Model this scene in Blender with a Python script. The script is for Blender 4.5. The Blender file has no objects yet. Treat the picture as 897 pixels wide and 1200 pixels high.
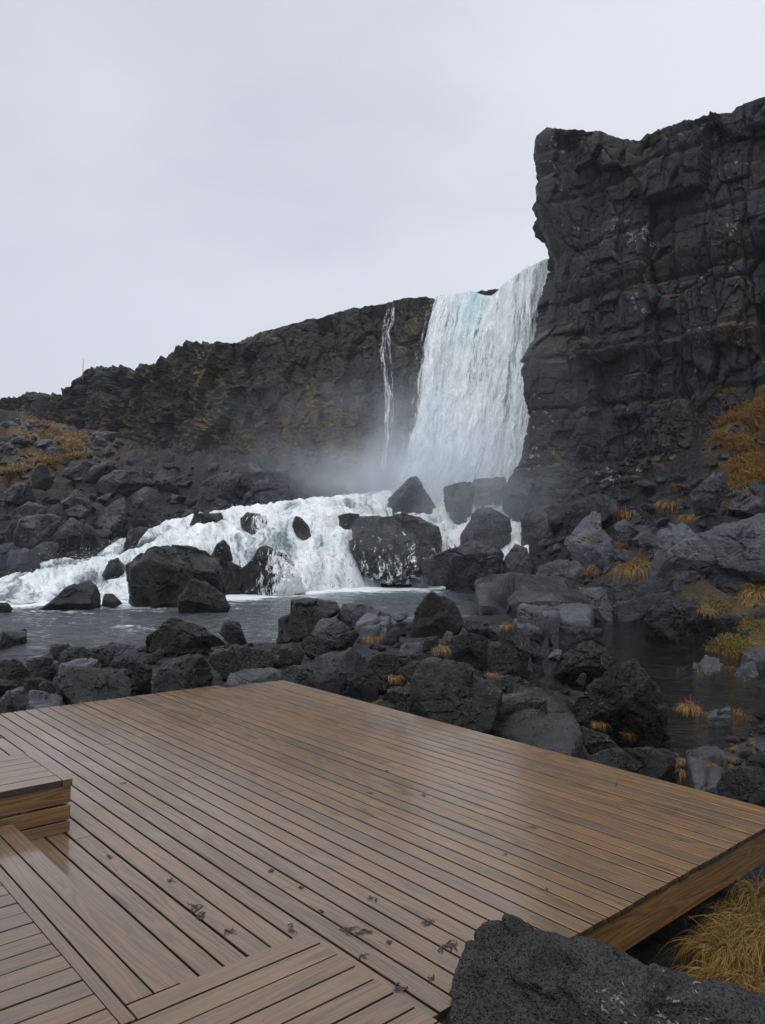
import bpy, bmesh, math, random
import numpy as np
from mathutils import Vector, Matrix
from math import radians, pi, sin, cos, tan, sqrt, atan2
SC = bpy.context.scene
COL = SC.collection
RNG = np.random.default_rng(11)
random.seed(5)

# ------------------------------------------------------------------ camera
F, CX, CY, H = 905.0, 448.5, 600.0, 1.7
cam_d = bpy.data.cameras.new("camera"); cam = bpy.data.objects.new("camera", cam_d); COL.objects.link(cam)
MR = Matrix.Rotation(pi/2 + radians(1.77), 3, 'X') @ Matrix.Rotation(radians(.94), 3, 'Z')
M4 = MR.to_4x4(); M4.translation = (0, 0, H); cam.matrix_world = M4
cam_d.sensor_fit = 'VERTICAL'; cam_d.sensor_height = 24; cam_d.lens = 24*F/1200
cam_d.clip_start = .05; cam_d.clip_end = 3000
SC.camera = cam
RM = np.array(MR)
def ray(px, py):
    return RM @ np.array([(px-CX)/F, -(py-CY)/F, -1.0])
def up(px, py, Y):
    d = ray(px, py); return np.array([0, 0, H]) + d*(Y/d[1])
def onz(px, py, z):
    d = ray(px, py); return np.array([0, 0, H]) + d*((z-H)/d[2])
POOL = -.9
# ------------------------------------------------------------------ numpy noise
_perm = np.random.default_rng(3).permutation(256); PERM = np.concatenate([_perm, _perm, _perm])
_g = np.random.default_rng(4).normal(size=(256, 3)); GRAD = _g/np.linalg.norm(_g, axis=1)[:, None]
def perlin(P):
    P = np.asarray(P, float)
    I = np.floor(P).astype(int); fr = P - I; I &= 255
    u = fr*fr*fr*(fr*(fr*6-15)+10)
    out = 0
    for dx in (0, 1):
        for dy in (0, 1):
            for dz in (0, 1):
                h = PERM[PERM[PERM[(I[:, 0]+dx) & 255]+((I[:, 1]+dy) & 255)]+((I[:, 2]+dz) & 255)]
                g = GRAD[h]
                d = g[:, 0]*(fr[:, 0]-dx)+g[:, 1]*(fr[:, 1]-dy)+g[:, 2]*(fr[:, 2]-dz)
                w = (u[:, 0] if dx else 1-u[:, 0])*(u[:, 1] if dy else 1-u[:, 1])*(u[:, 2] if dz else 1-u[:, 2])
                out = out + d*w
    return out*1.6
def fbm(P, oct=4, lac=2.1, gain=.5, ridged=False):
    P = np.asarray(P, float); a = 1.0; s = 0; t = 0
    for o in range(oct):
        n = perlin(P + o*17.3)
        if ridged: n = 1-2*np.abs(n)
        s = s + a*n; t += a; a *= gain; P = P*lac
    return s/t
def vor2(x, y, seed=0, box=False):
    """cell voronoi in 2D: F1, F2, random id (3 numbers), offset to the cell point"""
    ix = np.floor(x).astype(int); iy = np.floor(y).astype(int)
    f1 = np.full(x.shape, 9.0); f2 = np.full(x.shape, 9.0)
    hid = np.zeros(x.shape, int); ox = np.zeros(x.shape); oy = np.zeros(x.shape)
    for dx in (-1, 0, 1):
        for dy in (-1, 0, 1):
            h = PERM[PERM[(ix+dx+seed*7) & 255]+((iy+dy+seed*13) & 255)]
            jx = ix+dx+.5+.42*GRAD[h, 0]; jy = iy+dy+.5+.42*GRAD[h, 1]
            d = np.maximum(np.abs(x-jx), np.abs(y-jy))+.12*(np.abs(x-jx)+np.abs(y-jy)) if box else np.sqrt((x-jx)**2+(y-jy)**2)
            c = d < f1
            f2 = np.where(c, f1, np.minimum(f2, d)); hid = np.where(c, h, hid)
            ox = np.where(c, x-jx, ox); oy = np.where(c, y-jy, oy); f1 = np.where(c, d, f1)
    return f1, f2, hid, ox, oy
_hr = np.random.default_rng(8).uniform(-1, 1, size=(256, 4))
def blocks(x, y, seed, amp, tilt, crack, box=False):
    f1, f2, h, ox, oy = vor2(x, y, seed, box)
    r = _hr[h]
    e = f2-f1
    return amp*r[:, 0]+tilt*(r[:, 1]*ox+r[:, 2]*oy)-crack*np.exp(-(e/(.045 if box else .09))**2)
def blocks3(P, seed, amp, tilt, crack, cw=.09):
    I = np.floor(P).astype(int); n = len(P); f1 = np.full(n, 9.0); f2 = np.full(n, 9.0); hid = np.zeros(n, int); O = np.zeros((n, 3))
    for dx in (-1, 0, 1):
        for dy in (-1, 0, 1):
            for dz in (-1, 0, 1):
                h = PERM[PERM[PERM[(I[:, 0]+dx+seed*7) & 255]+((I[:, 1]+dy+seed*3) & 255)]+((I[:, 2]+dz) & 255)]
                D = P-(I+[dx+.5, dy+.5, dz+.5]+.42*GRAD[h]); d = np.sqrt((D*D).sum(1)); c = d < f1
                f2 = np.where(c, f1, np.minimum(f2, d)); hid = np.where(c, h, hid); O = np.where(c[:, None], D, O); f1 = np.where(c, d, f1)
    r = _hr[hid]; e = f2-f1
    return amp*r[:, 0]+tilt*(r[:, 1:4]*O).sum(1)-crack*np.exp(-(e/cw)**2)
# ------------------------------------------------------------------ object helpers
def props(o, label=None, cat=None, group=None, kind=None):
    if label: o["label"] = label
    if cat: o["category"] = cat
    if group: o["group"] = group
    if kind: o["kind"] = kind
    return o
def link(name, me, m=None, parent=None, loc=None):
    o = bpy.data.objects.new(name, me); COL.objects.link(o)
    if m is not None and me is not None: me.materials.append(m)
    if parent is not None: o.parent = parent
    if loc is not None: o.location = loc
    return o
def empty(name, loc=(0, 0, 0), rz=0):
    o = bpy.data.objects.new(name, None); COL.objects.link(o); o.location = loc; o.rotation_euler = (0, 0, rz)
    o.empty_display_size = .2
    return o
def mesh_np(name, V, faces, smooth=True, sharp=0):
    """faces: Nx3 or Nx4 int array"""
    V = np.asarray(V, np.float32); Fc = np.asarray(faces, np.int32)
    me = bpy.data.meshes.new(name); n, k = Fc.shape
    me.vertices.add(len(V)); me.vertices.foreach_set("co", V.ravel())
    me.loops.add(n*k); me.loops.foreach_set("vertex_index", Fc.ravel())
    me.polygons.add(n); me.polygons.foreach_set("loop_start", np.arange(0, n*k, k, dtype=np.int32))
    me.polygons.foreach_set("loop_total", np.full(n, k, np.int32))
    me.polygons.foreach_set("use_smooth", np.full(n, smooth, bool))
    me.update(calc_edges=True); me.validate()
    if sharp: me.set_sharp_from_angle(angle=radians(sharp))
    return me
def grid_faces(nr, nc, flip=False):
    i = np.arange(nr-1)[:, None]*nc+np.arange(nc-1)[None, :]
    i = i.ravel()
    q = np.stack([i, i+1, i+nc+1, i+nc], 1)
    return q[:, ::-1] if flip else q
def attr(me, name, vals):
    a = me.attributes.new(name, 'FLOAT', 'POINT'); a.data.foreach_set("value", np.asarray(vals, np.float32).ravel())
_ico = {}
def ico(n):
    if n not in _ico:
        bm = bmesh.new(); bmesh.ops.create_icosphere(bm, subdivisions=n, radius=1)
        V = np.array([v.co[:] for v in bm.verts]); Fc = np.array([[v.index for v in f.verts] for f in bm.faces])
        bm.free(); V /= np.linalg.norm(V, axis=1)[:, None]; _ico[n] = (V, Fc)
    return _ico[n]
class MB:
    """collects boxes and strips, builds one mesh"""
    def __init__(s): s.v = []; s.f = []; s.uv = []; s.e = []
    def build(s, name, m, parent=None, smooth=False):
        me = bpy.data.meshes.new(name); me.from_pydata(s.v, [], s.f)
        if s.uv:
            l = me.uv_layers.new(name="UVMap")
            for p in me.polygons:
                for li in p.loop_indices: l.data[li].uv = s.uv[me.loops[li].vertex_index]
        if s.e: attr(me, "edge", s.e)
        if smooth:
            me.polygons.foreach_set("use_smooth", [True]*len(me.polygons))
        me.update()
        return link(name, me, m, parent)
# ------------------------------------------------------------------ node helpers
class NT:
    def __init__(s, name, disp=False):
        s.m = bpy.data.materials.new(name); s.m.use_nodes = True
        s.t = s.m.node_tree; s.t.nodes.clear()
        s.out = s.t.nodes.new("ShaderNodeOutputMaterial")
    def n(s, typ, ins=None, **kw):
        nd = s.t.nodes.new(typ)
        for k, v in kw.items(): setattr(nd, k, v)
        for k, v in (ins or {}).items():
            sock = nd.inputs[k]
            if isinstance(v, bpy.types.NodeSocket): s.t.links.new(v, sock)
            else:
                if sock.type == 'RGBA' and isinstance(v, tuple) and len(v) == 3: v = (*v, 1)
                sock.default_value = v
        return nd
    def math(s, op, a, b=None, c=None, clamp=False):
        nd = s.n("ShaderNodeMath", {0: a} if b is None else ({0: a, 1: b} if c is None else {0: a, 1: b, 2: c}), operation=op, use_clamp=clamp)
        return nd.outputs[0]
    def map(s, v, a, b, c=0.0, d=1.0, smooth=False):
        nd = s.n("ShaderNodeMapRange", {0: v, 1: a, 2: b, 3: c, 4: d}, clamp=True)
        if smooth: nd.interpolation_type = 'SMOOTHSTEP'
        return nd.outputs[0]
    def mix(s, fac, a, b, blend='MIX'):
        nd = s.n("ShaderNodeMix", data_type='RGBA', blend_type=blend)
        for i, v in ((0, fac), (6, a), (7, b)):
            sock = nd.inputs[i]
            if isinstance(v, bpy.types.NodeSocket): s.t.links.new(v, sock)
            else: sock.default_value = (*v, 1) if isinstance(v, tuple) and len(v) == 3 else v
        return nd.outputs[2]
    def noise(s, vec, scale, detail=4, rough=.55, dist=0.0):
        return s.n("ShaderNodeTexNoise", {"Vector": vec, "Scale": scale, "Detail": detail, "Roughness": rough, "Distortion": dist}).outputs[0]
    def vor(s, vec, scale, feature='F1', out=0, rnd=1.0):
        return s.n("ShaderNodeTexVoronoi", {"Vector": vec, "Scale": scale, "Randomness": rnd}, feature=feature).outputs[out]
    def scale(s, vec, xyz):
        return s.n("ShaderNodeVectorMath", {0: vec, 1: xyz}, operation='MULTIPLY').outputs[0]
    def add(s, vec, v2):
        return s.n("ShaderNodeVectorMath", {0: vec, 1: v2}, operation='ADD').outputs[0]
    def bump(s, h, dist, strength=1.0, normal=None):
        d = {"Height": h, "Distance": dist, "Strength": strength}
        if normal is not None: d["Normal"] = normal
        return s.n("ShaderNodeBump", d).outputs[0]
    def surf(s, sock): s.t.links.new(sock, s.out.inputs[0]); return s.m
    def bsdf(s, **k):
        return s.n("ShaderNodeBsdfPrincipled", {a.replace("_", " "): v for a, v in k.items()}).outputs[0]
def coords(t, kind="Object"): return t.n("ShaderNodeTexCoord").outputs[kind]
def rock_coords(t):
    c = coords(t); r = t.n("ShaderNodeObjectInfo").outputs["Random"]
    return t.add(c, t.n("ShaderNodeCombineXYZ", {0: t.math('MULTIPLY', r, 71.0), 1: t.math('MULTIPLY', r, 37.0), 2: 0.0}).outputs[0]), r

def basalt(name, dark, light, rough0, rough1, pits, lichen, fine, fissure=.0, brown=0.0, gs=20.0, gk=1.0, coat=.8):
    t = NT(name); c, r = rock_coords(t)
    big = t.noise(c, 1.3, 4, .6)
    med = t.noise(c, 7, 5, .65)
    tone = t.math('ADD', t.math('MULTIPLY', big, .55), t.math('MULTIPLY', med, .45))
    tone = t.math('ADD', t.map(tone, .36, .66), t.map(r, 0, 1, -.3, .3), clamp=True)
    col = t.mix(tone, dark, light)
    r2 = t.math('FRACT', t.math('MULTIPLY', r, 13.7)); col = t.mix(t.map(r2, .55, 1, 0, .5), col, t.mix(.5, col, (.045, .037, .030)))
    if brown:
        col = t.mix(t.math('MULTIPLY', t.map(t.noise(t.add(c, (5, 3, 1)), 2.2, 4), .5, .72), brown), col, (.055, .04, .024))
    gr = t.noise(c, gs, 6, .78)
    gv = t.map(gr, .34, .68, 1.0-.75*gk, 1.0+.9*gk)
    col = t.scale(col, t.n('ShaderNodeCombineXYZ', {0: gv, 1: gv, 2: gv}).outputs[0])
    pit = t.vor(t.add(c, t.scale(t.n("ShaderNodeTexNoise", {"Vector": c, "Scale": 40.0, "Detail": 2.0}).outputs[1], (.02, .02, .02))), 95 if fine else 30)
    pitm = t.map(pit, .12, .4)
    if pits: col = t.mix(t.math('MULTIPLY', t.math('SUBTRACT', 1.0, pitm), .6), col, (.006, .006, .007))
    if lichen:
        sp = t.vor(t.add(c, t.scale(t.n("ShaderNodeTexNoise", {"Vector": c, "Scale": 34.0, "Detail": 3.0}).outputs[1], (.07, .07, .07))), 22)
        zone = t.map(t.noise(t.add(c, (9, 2, 4)), 1.6, 3), .47, .62)
        nz = t.n("ShaderNodeSeparateXYZ", {0: t.n("ShaderNodeNewGeometry").outputs["Normal"]}).outputs[2]
        zone = t.math('MULTIPLY', zone, t.map(nz, -.2, .5))
        th = t.math('MULTIPLY', zone, lichen)
        lm = t.math('MULTIPLY', t.math('LESS_THAN', sp, th), t.map(t.noise(c, 70, 3), .42, .52))
        col = t.mix(lm, col, (.30, .30, .275))
    rgh = t.map(t.noise(t.add(c, (1, 8, 3)), 3, 4), .35, .65, rough0, rough1)
    h = t.math('ADD', t.math('MULTIPLY', gr, .9), t.math('MULTIPLY', med, 1.0))
    if pits: h = t.math('ADD', h, t.math('MULTIPLY', pitm, pits))
    if fissure:
        w = t.add(c, t.scale(t.n("ShaderNodeTexNoise", {"Vector": c, "Scale": 1.5, "Detail": 4.0}).outputs[1], (.9, .9, .9)))
        fi = t.vor(t.scale(w, (1, 1, 2.2)), 1.1, 'DISTANCE_TO_EDGE')
        h = t.math('ADD', h, t.math('MULTIPLY', t.map(fi, 0, .03), fissure))
    nrm = t.bump(h, .03 if fine else .075, 1.0)
    cw = t.map(t.noise(t.add(c, (2, 5, 9)), 1.8, 4, .6), .36, .62, .15, .95)
    return t.surf(t.bsdf(Base_Color=col, Roughness=rgh, Normal=nrm, Specular_IOR_Level=.15, Coat_Weight=t.math('MULTIPLY', cw, coat, clamp=True), Coat_Roughness=t.map(gr, .3, .7, .12, .36), Coat_IOR=1.33, Coat_Normal=t.bump(h, .016 if fine else .04, .8)))
M = {}
M['rough'] = basalt("rough_basalt", (.0055, .0058, .0066), (.038, .040, .0455), .28, .55, 1.2, .22, False, brown=.35, gs=24)
M['near'] = basalt("near_basalt", (.0055, .0057, .0062), (.033, .034, .037), .3, .58, 1.3, .24, True, gs=60)
M['smooth'] = basalt("smooth_basalt", (.044, .047, .057), (.112, .118, .137), .42, .62, 0, 0, False, .45, brown=.2, gs=15, gk=.3, coat=.9)
M['talus'] = basalt("talus_basalt", (.015, .0165, .0215), (.068, .072, .086), .4, .62, .3, .06, False, .8, brown=.25, gs=10, gk=.55, coat=.9)
M['wet'] = basalt("wet_basalt", (.005, .005, .006), (.024, .024, .027), .18, .4, .8, .0, False, .5, gs=14, coat=1.0)
M['slab'] = basalt("shining_wet_basalt", (.012, .012, .014), (.05, .052, .058), .3, .5, .6, .0, False, .4, gs=20, coat=1.4)
M['fore'] = basalt("foreground_basalt", (.026, .026, .0265), (.082, .082, .082), .4, .62, 1.2, .3, True, gs=75, gk=.9, coat=.35)
def cliff_mat(name, dark, light, moss, lich, wet):
    t = NT(name); c = coords(t)
    big = t.noise(t.scale(c, (1, 1, .55)), .28, 5, .6); med = t.noise(c, 2.2, 6, .68)
    streak = t.noise(t.scale(c, (1.3, 1.3, .12)), 1.5, 5, .6)
    tone = t.math('ADD', t.math('MULTIPLY', big, .4), t.math('ADD', t.math('MULTIPLY', med, .35), t.math('MULTIPLY', streak, .25)))
    col = t.mix(t.map(tone, .36, .64), dark, light)
    col = t.mix(t.math('MULTIPLY', t.map(t.noise(t.add(c, (31, 7, 3)), .45, 5, .65), .5, .7), .6), col, (.043, .036, .026))
    gr = t.noise(t.scale(c, (1, 1, .6)), 9, 6, .8); gv = t.map(gr, .34, .66, .6, 1.4)
    col = t.scale(col, t.n('ShaderNodeCombineXYZ', {0: gv, 1: gv, 2: gv}).outputs[0])
    nz = t.n("ShaderNodeSeparateXYZ", {0: t.n("ShaderNodeNewGeometry").outputs["Normal"]}).outputs[2]
    mz = t.math('MULTIPLY', t.map(nz, .25, .6), t.map(t.noise(t.add(c, (3, 11, 8)), .35, 5, .65), .5, .62))
    mcol = t.mix(t.noise(c, 3, 4), (.09, .06, .016), (.18, .11, .026))
    at = t.n("ShaderNodeAttribute", attribute_name="moss").outputs["Fac"]
    mz = t.math('ADD', t.math('MULTIPLY', mz, moss), t.math('MULTIPLY', at, t.map(t.noise(c, 1.1, 6, .7), .42, .6)), clamp=True)
    col = t.mix(mz, col, mcol)
    if lich:
        sp = t.vor(t.add(c, t.scale(t.n("ShaderNodeTexNoise", {"Vector": c, "Scale": 4.0, "Detail": 3.0}).outputs[1], (.5, .5, .5))), 2.6)
        zone = t.map(t.noise(t.add(c, (9, 2, 4)), .3, 4, .6), .5, .66)
        lm = t.math('MULTIPLY', t.math('LESS_THAN', sp, t.math('MULTIPLY', zone, lich)), t.map(t.noise(c, 9, 3), .42, .55))
        col = t.mix(lm, col, (.22, .22, .2))
    h = t.math('ADD', t.noise(c, 2.6, 9, .72), t.math('MULTIPLY', t.noise(t.scale(c, (1.6, 1.6, .8)), 7, 6, .75), .5))
    return t.surf(t.bsdf(Base_Color=col, Roughness=t.map(med, .3, .7, wet, wet+.25), Specular_IOR_Level=.3, Normal=t.bump(h, .13, 1.0)))
M['cliff'] = cliff_mat("cliff_rock", (.011, .0116, .0155), (.032, .0335, .041), .8, .42, .45)
M['wall'] = cliff_mat("wet_cliff_rock", (.012, .012, .0135), (.038, .037, .038), .8, .22, .4)

def ground_mat():
    t = NT("lava_ground"); c = coords(t)
    n1 = t.noise(c, .6, 6, .65); n2 = t.noise(c, 6, 6, .7)
    col = t.mix(t.map(n2, .35, .65), (.006, .006, .0065), (.034, .034, .036))
    st = t.vor(c, 5.0); col = t.mix(t.map(st, .15, .6), col, (.006, .006, .007))
    at = t.n("ShaderNodeAttribute", attribute_name="moss").outputs["Fac"]
    mcol = t.mix(t.noise(c, 5, 5, .7), (.07, .045, .014), (.17, .095, .025))
    col = t.mix(t.math('MULTIPLY', at, t.map(t.noise(t.add(c, (4, 4, 2)), 1.4, 6, .7), .36, .56)), col, mcol)
    sd = t.n("ShaderNodeAttribute", attribute_name="sand").outputs["Fac"]
    col = t.mix(t.math('MULTIPLY', sd, t.map(n1, .3, .5)), col, (.085, .07, .055))
    h = t.math('ADD', t.math('MULTIPLY', st, -.8), n2)
    return t.surf(t.bsdf(Base_Color=col, Roughness=.6, Specular_IOR_Level=.3, Normal=t.bump(h, .16, 1.0)))
M['ground'] = ground_mat()

def wood_mat(name, c0, c1, grey, wetlo, wethi, grey_amt=1.0):
    t = NT(name); uv = coords(t, "UV"); g = t.n("ShaderNodeNewGeometry"); r = g.outputs["Random Per Island"]
    off = t.n("ShaderNodeCombineXYZ", {0: t.math('MULTIPLY', r, 83.0), 1: t.math('MULTIPLY', r, 41.0), 2: t.math('MULTIPLY', r, 19.0)}).outputs[0]
    p = t.add(uv, off)
    pos = coords(t, "Object")
    warp = t.n("ShaderNodeTexNoise", {"Vector": t.scale(p, (.9, 5, 1)), "Scale": 1.0, "Detail": 3.0}).outputs[1]
    pw = t.add(p, t.scale(warp, (.0, .07, 0)))
    grain = t.noise(t.scale(pw, (2.2, 75, 1)), 1.0, 6, .65)
    ring = t.math('FRACT', t.math('MULTIPLY', t.noise(t.scale(pw, (.8, 14, 1)), 1.0, 1, .4), 9.0))
    ring = t.map(t.math('ABSOLUTE', t.math('SUBTRACT', ring, .5)), 0, .5)
    tone = t.math('ADD', t.math('MULTIPLY', grain, .62), t.math('MULTIPLY', ring, .38))
    col = t.mix(t.map(tone, .34, .64), c0, c1)
    col = t.mix(t.map(r, 0, 1, 0, .45), col, grey)
    r2 = t.math('FRACT', t.math('MULTIPLY', r, 17.31))
    col = t.mix(t.map(r2, .55, 1, 0, .45), col, (.19, .098, .034))
    r3 = t.math('FRACT', t.math('MULTIPLY', r, 57.77))
    col = t.mix(t.map(r3, .6, 1, 0, .4), col, (.06, .038, .026))
    xyz = t.n("ShaderNodeSeparateXYZ", {0: pos})
    near_grey = t.math('ADD', t.math('MULTIPLY', xyz.outputs[0], .55), t.math('MULTIPLY', xyz.outputs[1], .62))
    near_grey = t.map(t.math('ADD', near_grey, t.math('MULTIPLY', t.noise(pos, .8, 4, .6), 2.2)), 3.0, 5.2, .36*grey_amt, .0)  # greyer tone at the near left, fading out towards the far right
    col = t.mix(near_grey, col, t.mix(tone, (.054, .038, .026), (.112, .084, .059)))
    kn = t.vor(t.scale(p, (1.15, 7.5, 1)), 1.0)
    ks = t.vor(t.scale(p, (1.15, 7.5, 1)), 1.0, out=1)
    kn = t.math('MULTIPLY', t.map(kn, .05, .16, 1, 0), t.map(t.n("ShaderNodeSeparateXYZ", {0: ks}).outputs[0], .42, .47))
    col = t.mix(t.math('MULTIPLY', kn, .9), col, (.022, .011, .006))
    st = t.noise(t.scale(pos, (1, 1, 1)), 1.1, 5, .65)
    col = t.mix(t.map(st, .52, .72, 0, .45), col, (.05, .035, .026))
    sp = t.vor(pos, 23.0); spn = t.noise(pos, 5.0, 4, .7)
    col = t.mix(t.math('MULTIPLY', t.math('LESS_THAN', sp, t.map(spn, .55, .75, 0, .22)), .8), col, (.018, .012, .01))
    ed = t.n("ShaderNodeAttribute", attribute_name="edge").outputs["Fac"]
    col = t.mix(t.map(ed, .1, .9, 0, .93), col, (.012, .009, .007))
    h = t.math('ADD', t.math('MULTIPLY', grain, .5), t.math('MULTIPLY', ring, .25))
    n1 = t.bump(h, .0022, 1.0)
    n2 = t.bump(t.math('ADD', h, t.math('MULTIPLY', t.noise(pos, 9, 3), 1.3)), .0016, .55)
    wet = t.map(t.math('ADD', t.math('MULTIPLY', t.noise(t.add(pos, (3, 9, 0)), .9, 5, .6), .6), t.math('MULTIPLY', t.noise(t.scale(p, (1.1, 5, 1)), 1.0, 4, .6), .4)), .38, .62)
    cr = t.math('ADD', t.map(wet, 0, 1, wethi, wetlo), t.map(grain, .3, .7, .06, -.02))
    return t.surf(t.bsdf(Base_Color=col, Roughness=.55, Normal=n1, Coat_Weight=t.map(wet, 0, 1, .75, 1.0), Coat_Roughness=cr, Coat_Normal=n2, Coat_IOR=1.52))
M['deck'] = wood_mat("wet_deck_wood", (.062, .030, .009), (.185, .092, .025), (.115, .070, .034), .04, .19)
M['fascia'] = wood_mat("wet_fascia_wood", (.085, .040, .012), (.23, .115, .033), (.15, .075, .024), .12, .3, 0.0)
def simple(name, col, rough=.6, var=.3):
    t = NT(name); c = coords(t)
    n = t.noise(c, 9, 5)
    return t.surf(t.bsdf(Base_Color=t.mix(n, tuple(v*(1-var) for v in col), tuple(v*(1+var) for v in col)), Roughness=rough, Normal=t.bump(n, .01)))
M['joist'] = simple("dark_joist_wood", (.04, .025, .014))
M['debris'] = simple("wet_dark_moss", (.020, .013, .009), .4)
M['metal'] = simple("weathered_metal", (.12, .12, .12), .5)
def grass_mat(name, a, b, c_):
    t = NT(name); tip = t.n("ShaderNodeAttribute", attribute_name="tip").outputs["Fac"]; g = t.n("ShaderNodeNewGeometry"); r = g.outputs["Random Per Island"]
    col = t.mix(r, a, b); r2 = t.math('FRACT', t.math('MULTIPLY', r, 31.7))
    col = t.mix(t.map(r2, .6, 1, 0, .9), col, c_)
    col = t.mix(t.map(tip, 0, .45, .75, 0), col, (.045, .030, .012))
    d = t.n("ShaderNodeBsdfPrincipled", {"Base Color": col, "Roughness": .5}).outputs[0]
    tr = t.n("ShaderNodeBsdfTranslucent", {"Color": col}).outputs[0]
    return t.surf(t.n("ShaderNodeMixShader", {0: .3, 1: d, 2: tr}).outputs[0])
M['grass'] = grass_mat("dry_grass", (.24, .12, .025), (.42, .24, .06), (.20, .15, .035))
M['grass_far'] = grass_mat("rust_grass", (.18, .092, .020), (.33, .185, .042), (.12, .085, .024))
M['grass_near'] = grass_mat("golden_grass", (.19, .095, .012), (.35, .19, .030), (.13, .13, .02))
M['moss'] = grass_mat("yellow_moss", (.12, .085, .018), (.22, .15, .03), (.08, .075, .02))

def foam_shader(t, col, nrm, rough=.5):
    d = t.bsdf(Base_Color=col, Roughness=rough, Normal=nrm, Specular_IOR_Level=.3)
    tr = t.n("ShaderNodeBsdfTranslucent", {"Color": col, "Normal": nrm}).outputs[0]
    return t.n("ShaderNodeMixShader", {0: .14, 1: d, 2: tr}).outputs[0]
def fall_mat(name, cover):
    t = NT(name); uv = coords(t, "UV")
    w = t.n("ShaderNodeTexNoise", {"Vector": t.scale(uv, (1.2, .35, 1)), "Scale": 1.0, "Detail": 3.0}).outputs[1]
    p = t.add(uv, t.scale(w, (.5, .6, 0)))
    s1 = t.noise(t.scale(p, (1.5, .16, 1)), 1.0, 6, .62)
    s2 = t.noise(t.scale(p, (7.5, .9, 1)), 1.0, 5, .65)
    s3 = t.noise(t.scale(p, (16, 5.0, 1)), 1.0, 4, .7)
    dens = t.math('ADD', t.math('MULTIPLY', s1, .42), t.math('ADD', t.math('MULTIPLY', s2, .36), t.math('MULTIPLY', s3, .22)))
    th = t.n("ShaderNodeAttribute", attribute_name="thin").outputs["Fac"]
    te = t.n("ShaderNodeAttribute", attribute_name="teal").outputs["Fac"]
    al = t.map(t.math('SUBTRACT', dens, t.math('MULTIPLY', th, .16)), cover, cover+.09)
    col = t.mix(t.map(dens, .38, .60), (.44, .53, .58), (.90, .93, .95))
    col = t.mix(t.math('MULTIPLY', te, t.map(s2, .35, .65, .85, .4)), col, (.36, .62, .66))
    nrm = t.bump(dens, .15, 1.0)
    f = foam_shader(t, col, nrm)
    tp = t.n("ShaderNodeBsdfTransparent").outputs[0]
    return t.surf(t.n("ShaderNodeMixShader", {0: al, 1: tp, 2: f}).outputs[0])
M['fall'] = fall_mat("falling_water", .36)
M['fall_back'] = fall_mat("falling_water_behind", .32)
M['fall_front'] = fall_mat("falling_water_strands", .50)
M['trickle'] = fall_mat("thin_falling_water", .47)
def rapid_mat():
    t = NT("white_water"); c = coords(t)
    w = t.add(c, t.scale(t.n("ShaderNodeTexNoise", {"Vector": c, "Scale": .7, "Detail": 4.0}).outputs[1], (1.2, 1.2, 1.2)))
    uv = coords(t, "UV")
    uw = t.add(uv, t.scale(t.n("ShaderNodeTexNoise", {"Vector": c, "Scale": .9, "Detail": 4.0}).outputs[1], (1.6, 1.2, 0)))
    a = t.noise(t.scale(uw, (1.5, .26, 1)), 1.0, 6, .62); b = t.noise(c, 5.5, 6, .72)
    a2 = t.noise(t.scale(uw, (5.0, .8, 1)), 1.0, 5, .62)
    fo = t.n("ShaderNodeAttribute", attribute_name="foam").outputs["Fac"]
    fw = t.n("ShaderNodeAttribute", attribute_name="flow").outputs["Fac"]
    d = t.math('ADD', t.math('MULTIPLY', a, .56), t.math('ADD', t.math('MULTIPLY', a2, .30), t.math('MULTIPLY', b, .14)))
    d = t.math('ADD', d, t.math('ADD', t.math('MULTIPLY', t.math('SUBTRACT', fo, .5), .2), t.math('MULTIPLY', t.math('SUBTRACT', fw, .5), .12)))
    lf = t.noise(t.scale(uw, (.42, .16, 1)), 1.0, 3, .5); d = t.math('ADD', d, t.math('MULTIPLY', t.math('SUBTRACT', lf, .5), .34))
    m = t.map(d, .445, .585)
    col = t.mix(t.map(d, .46, .68), (.40, .48, .53), (.88, .91, .93))
    h = t.math('ADD', a, t.math('ADD', t.math('MULTIPLY', a2, .6), t.math('MULTIPLY', b, .3)))
    nrm = t.bump(h, .22, 1.0)
    wat = t.bsdf(Base_Color=(.07, .095, .11), Roughness=.12, Normal=nrm)
    return t.surf(t.n("ShaderNodeMixShader", {0: m, 1: wat, 2: foam_shader(t, col, nrm)}).outputs[0])
M['rapid'] = rapid_mat()
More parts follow.
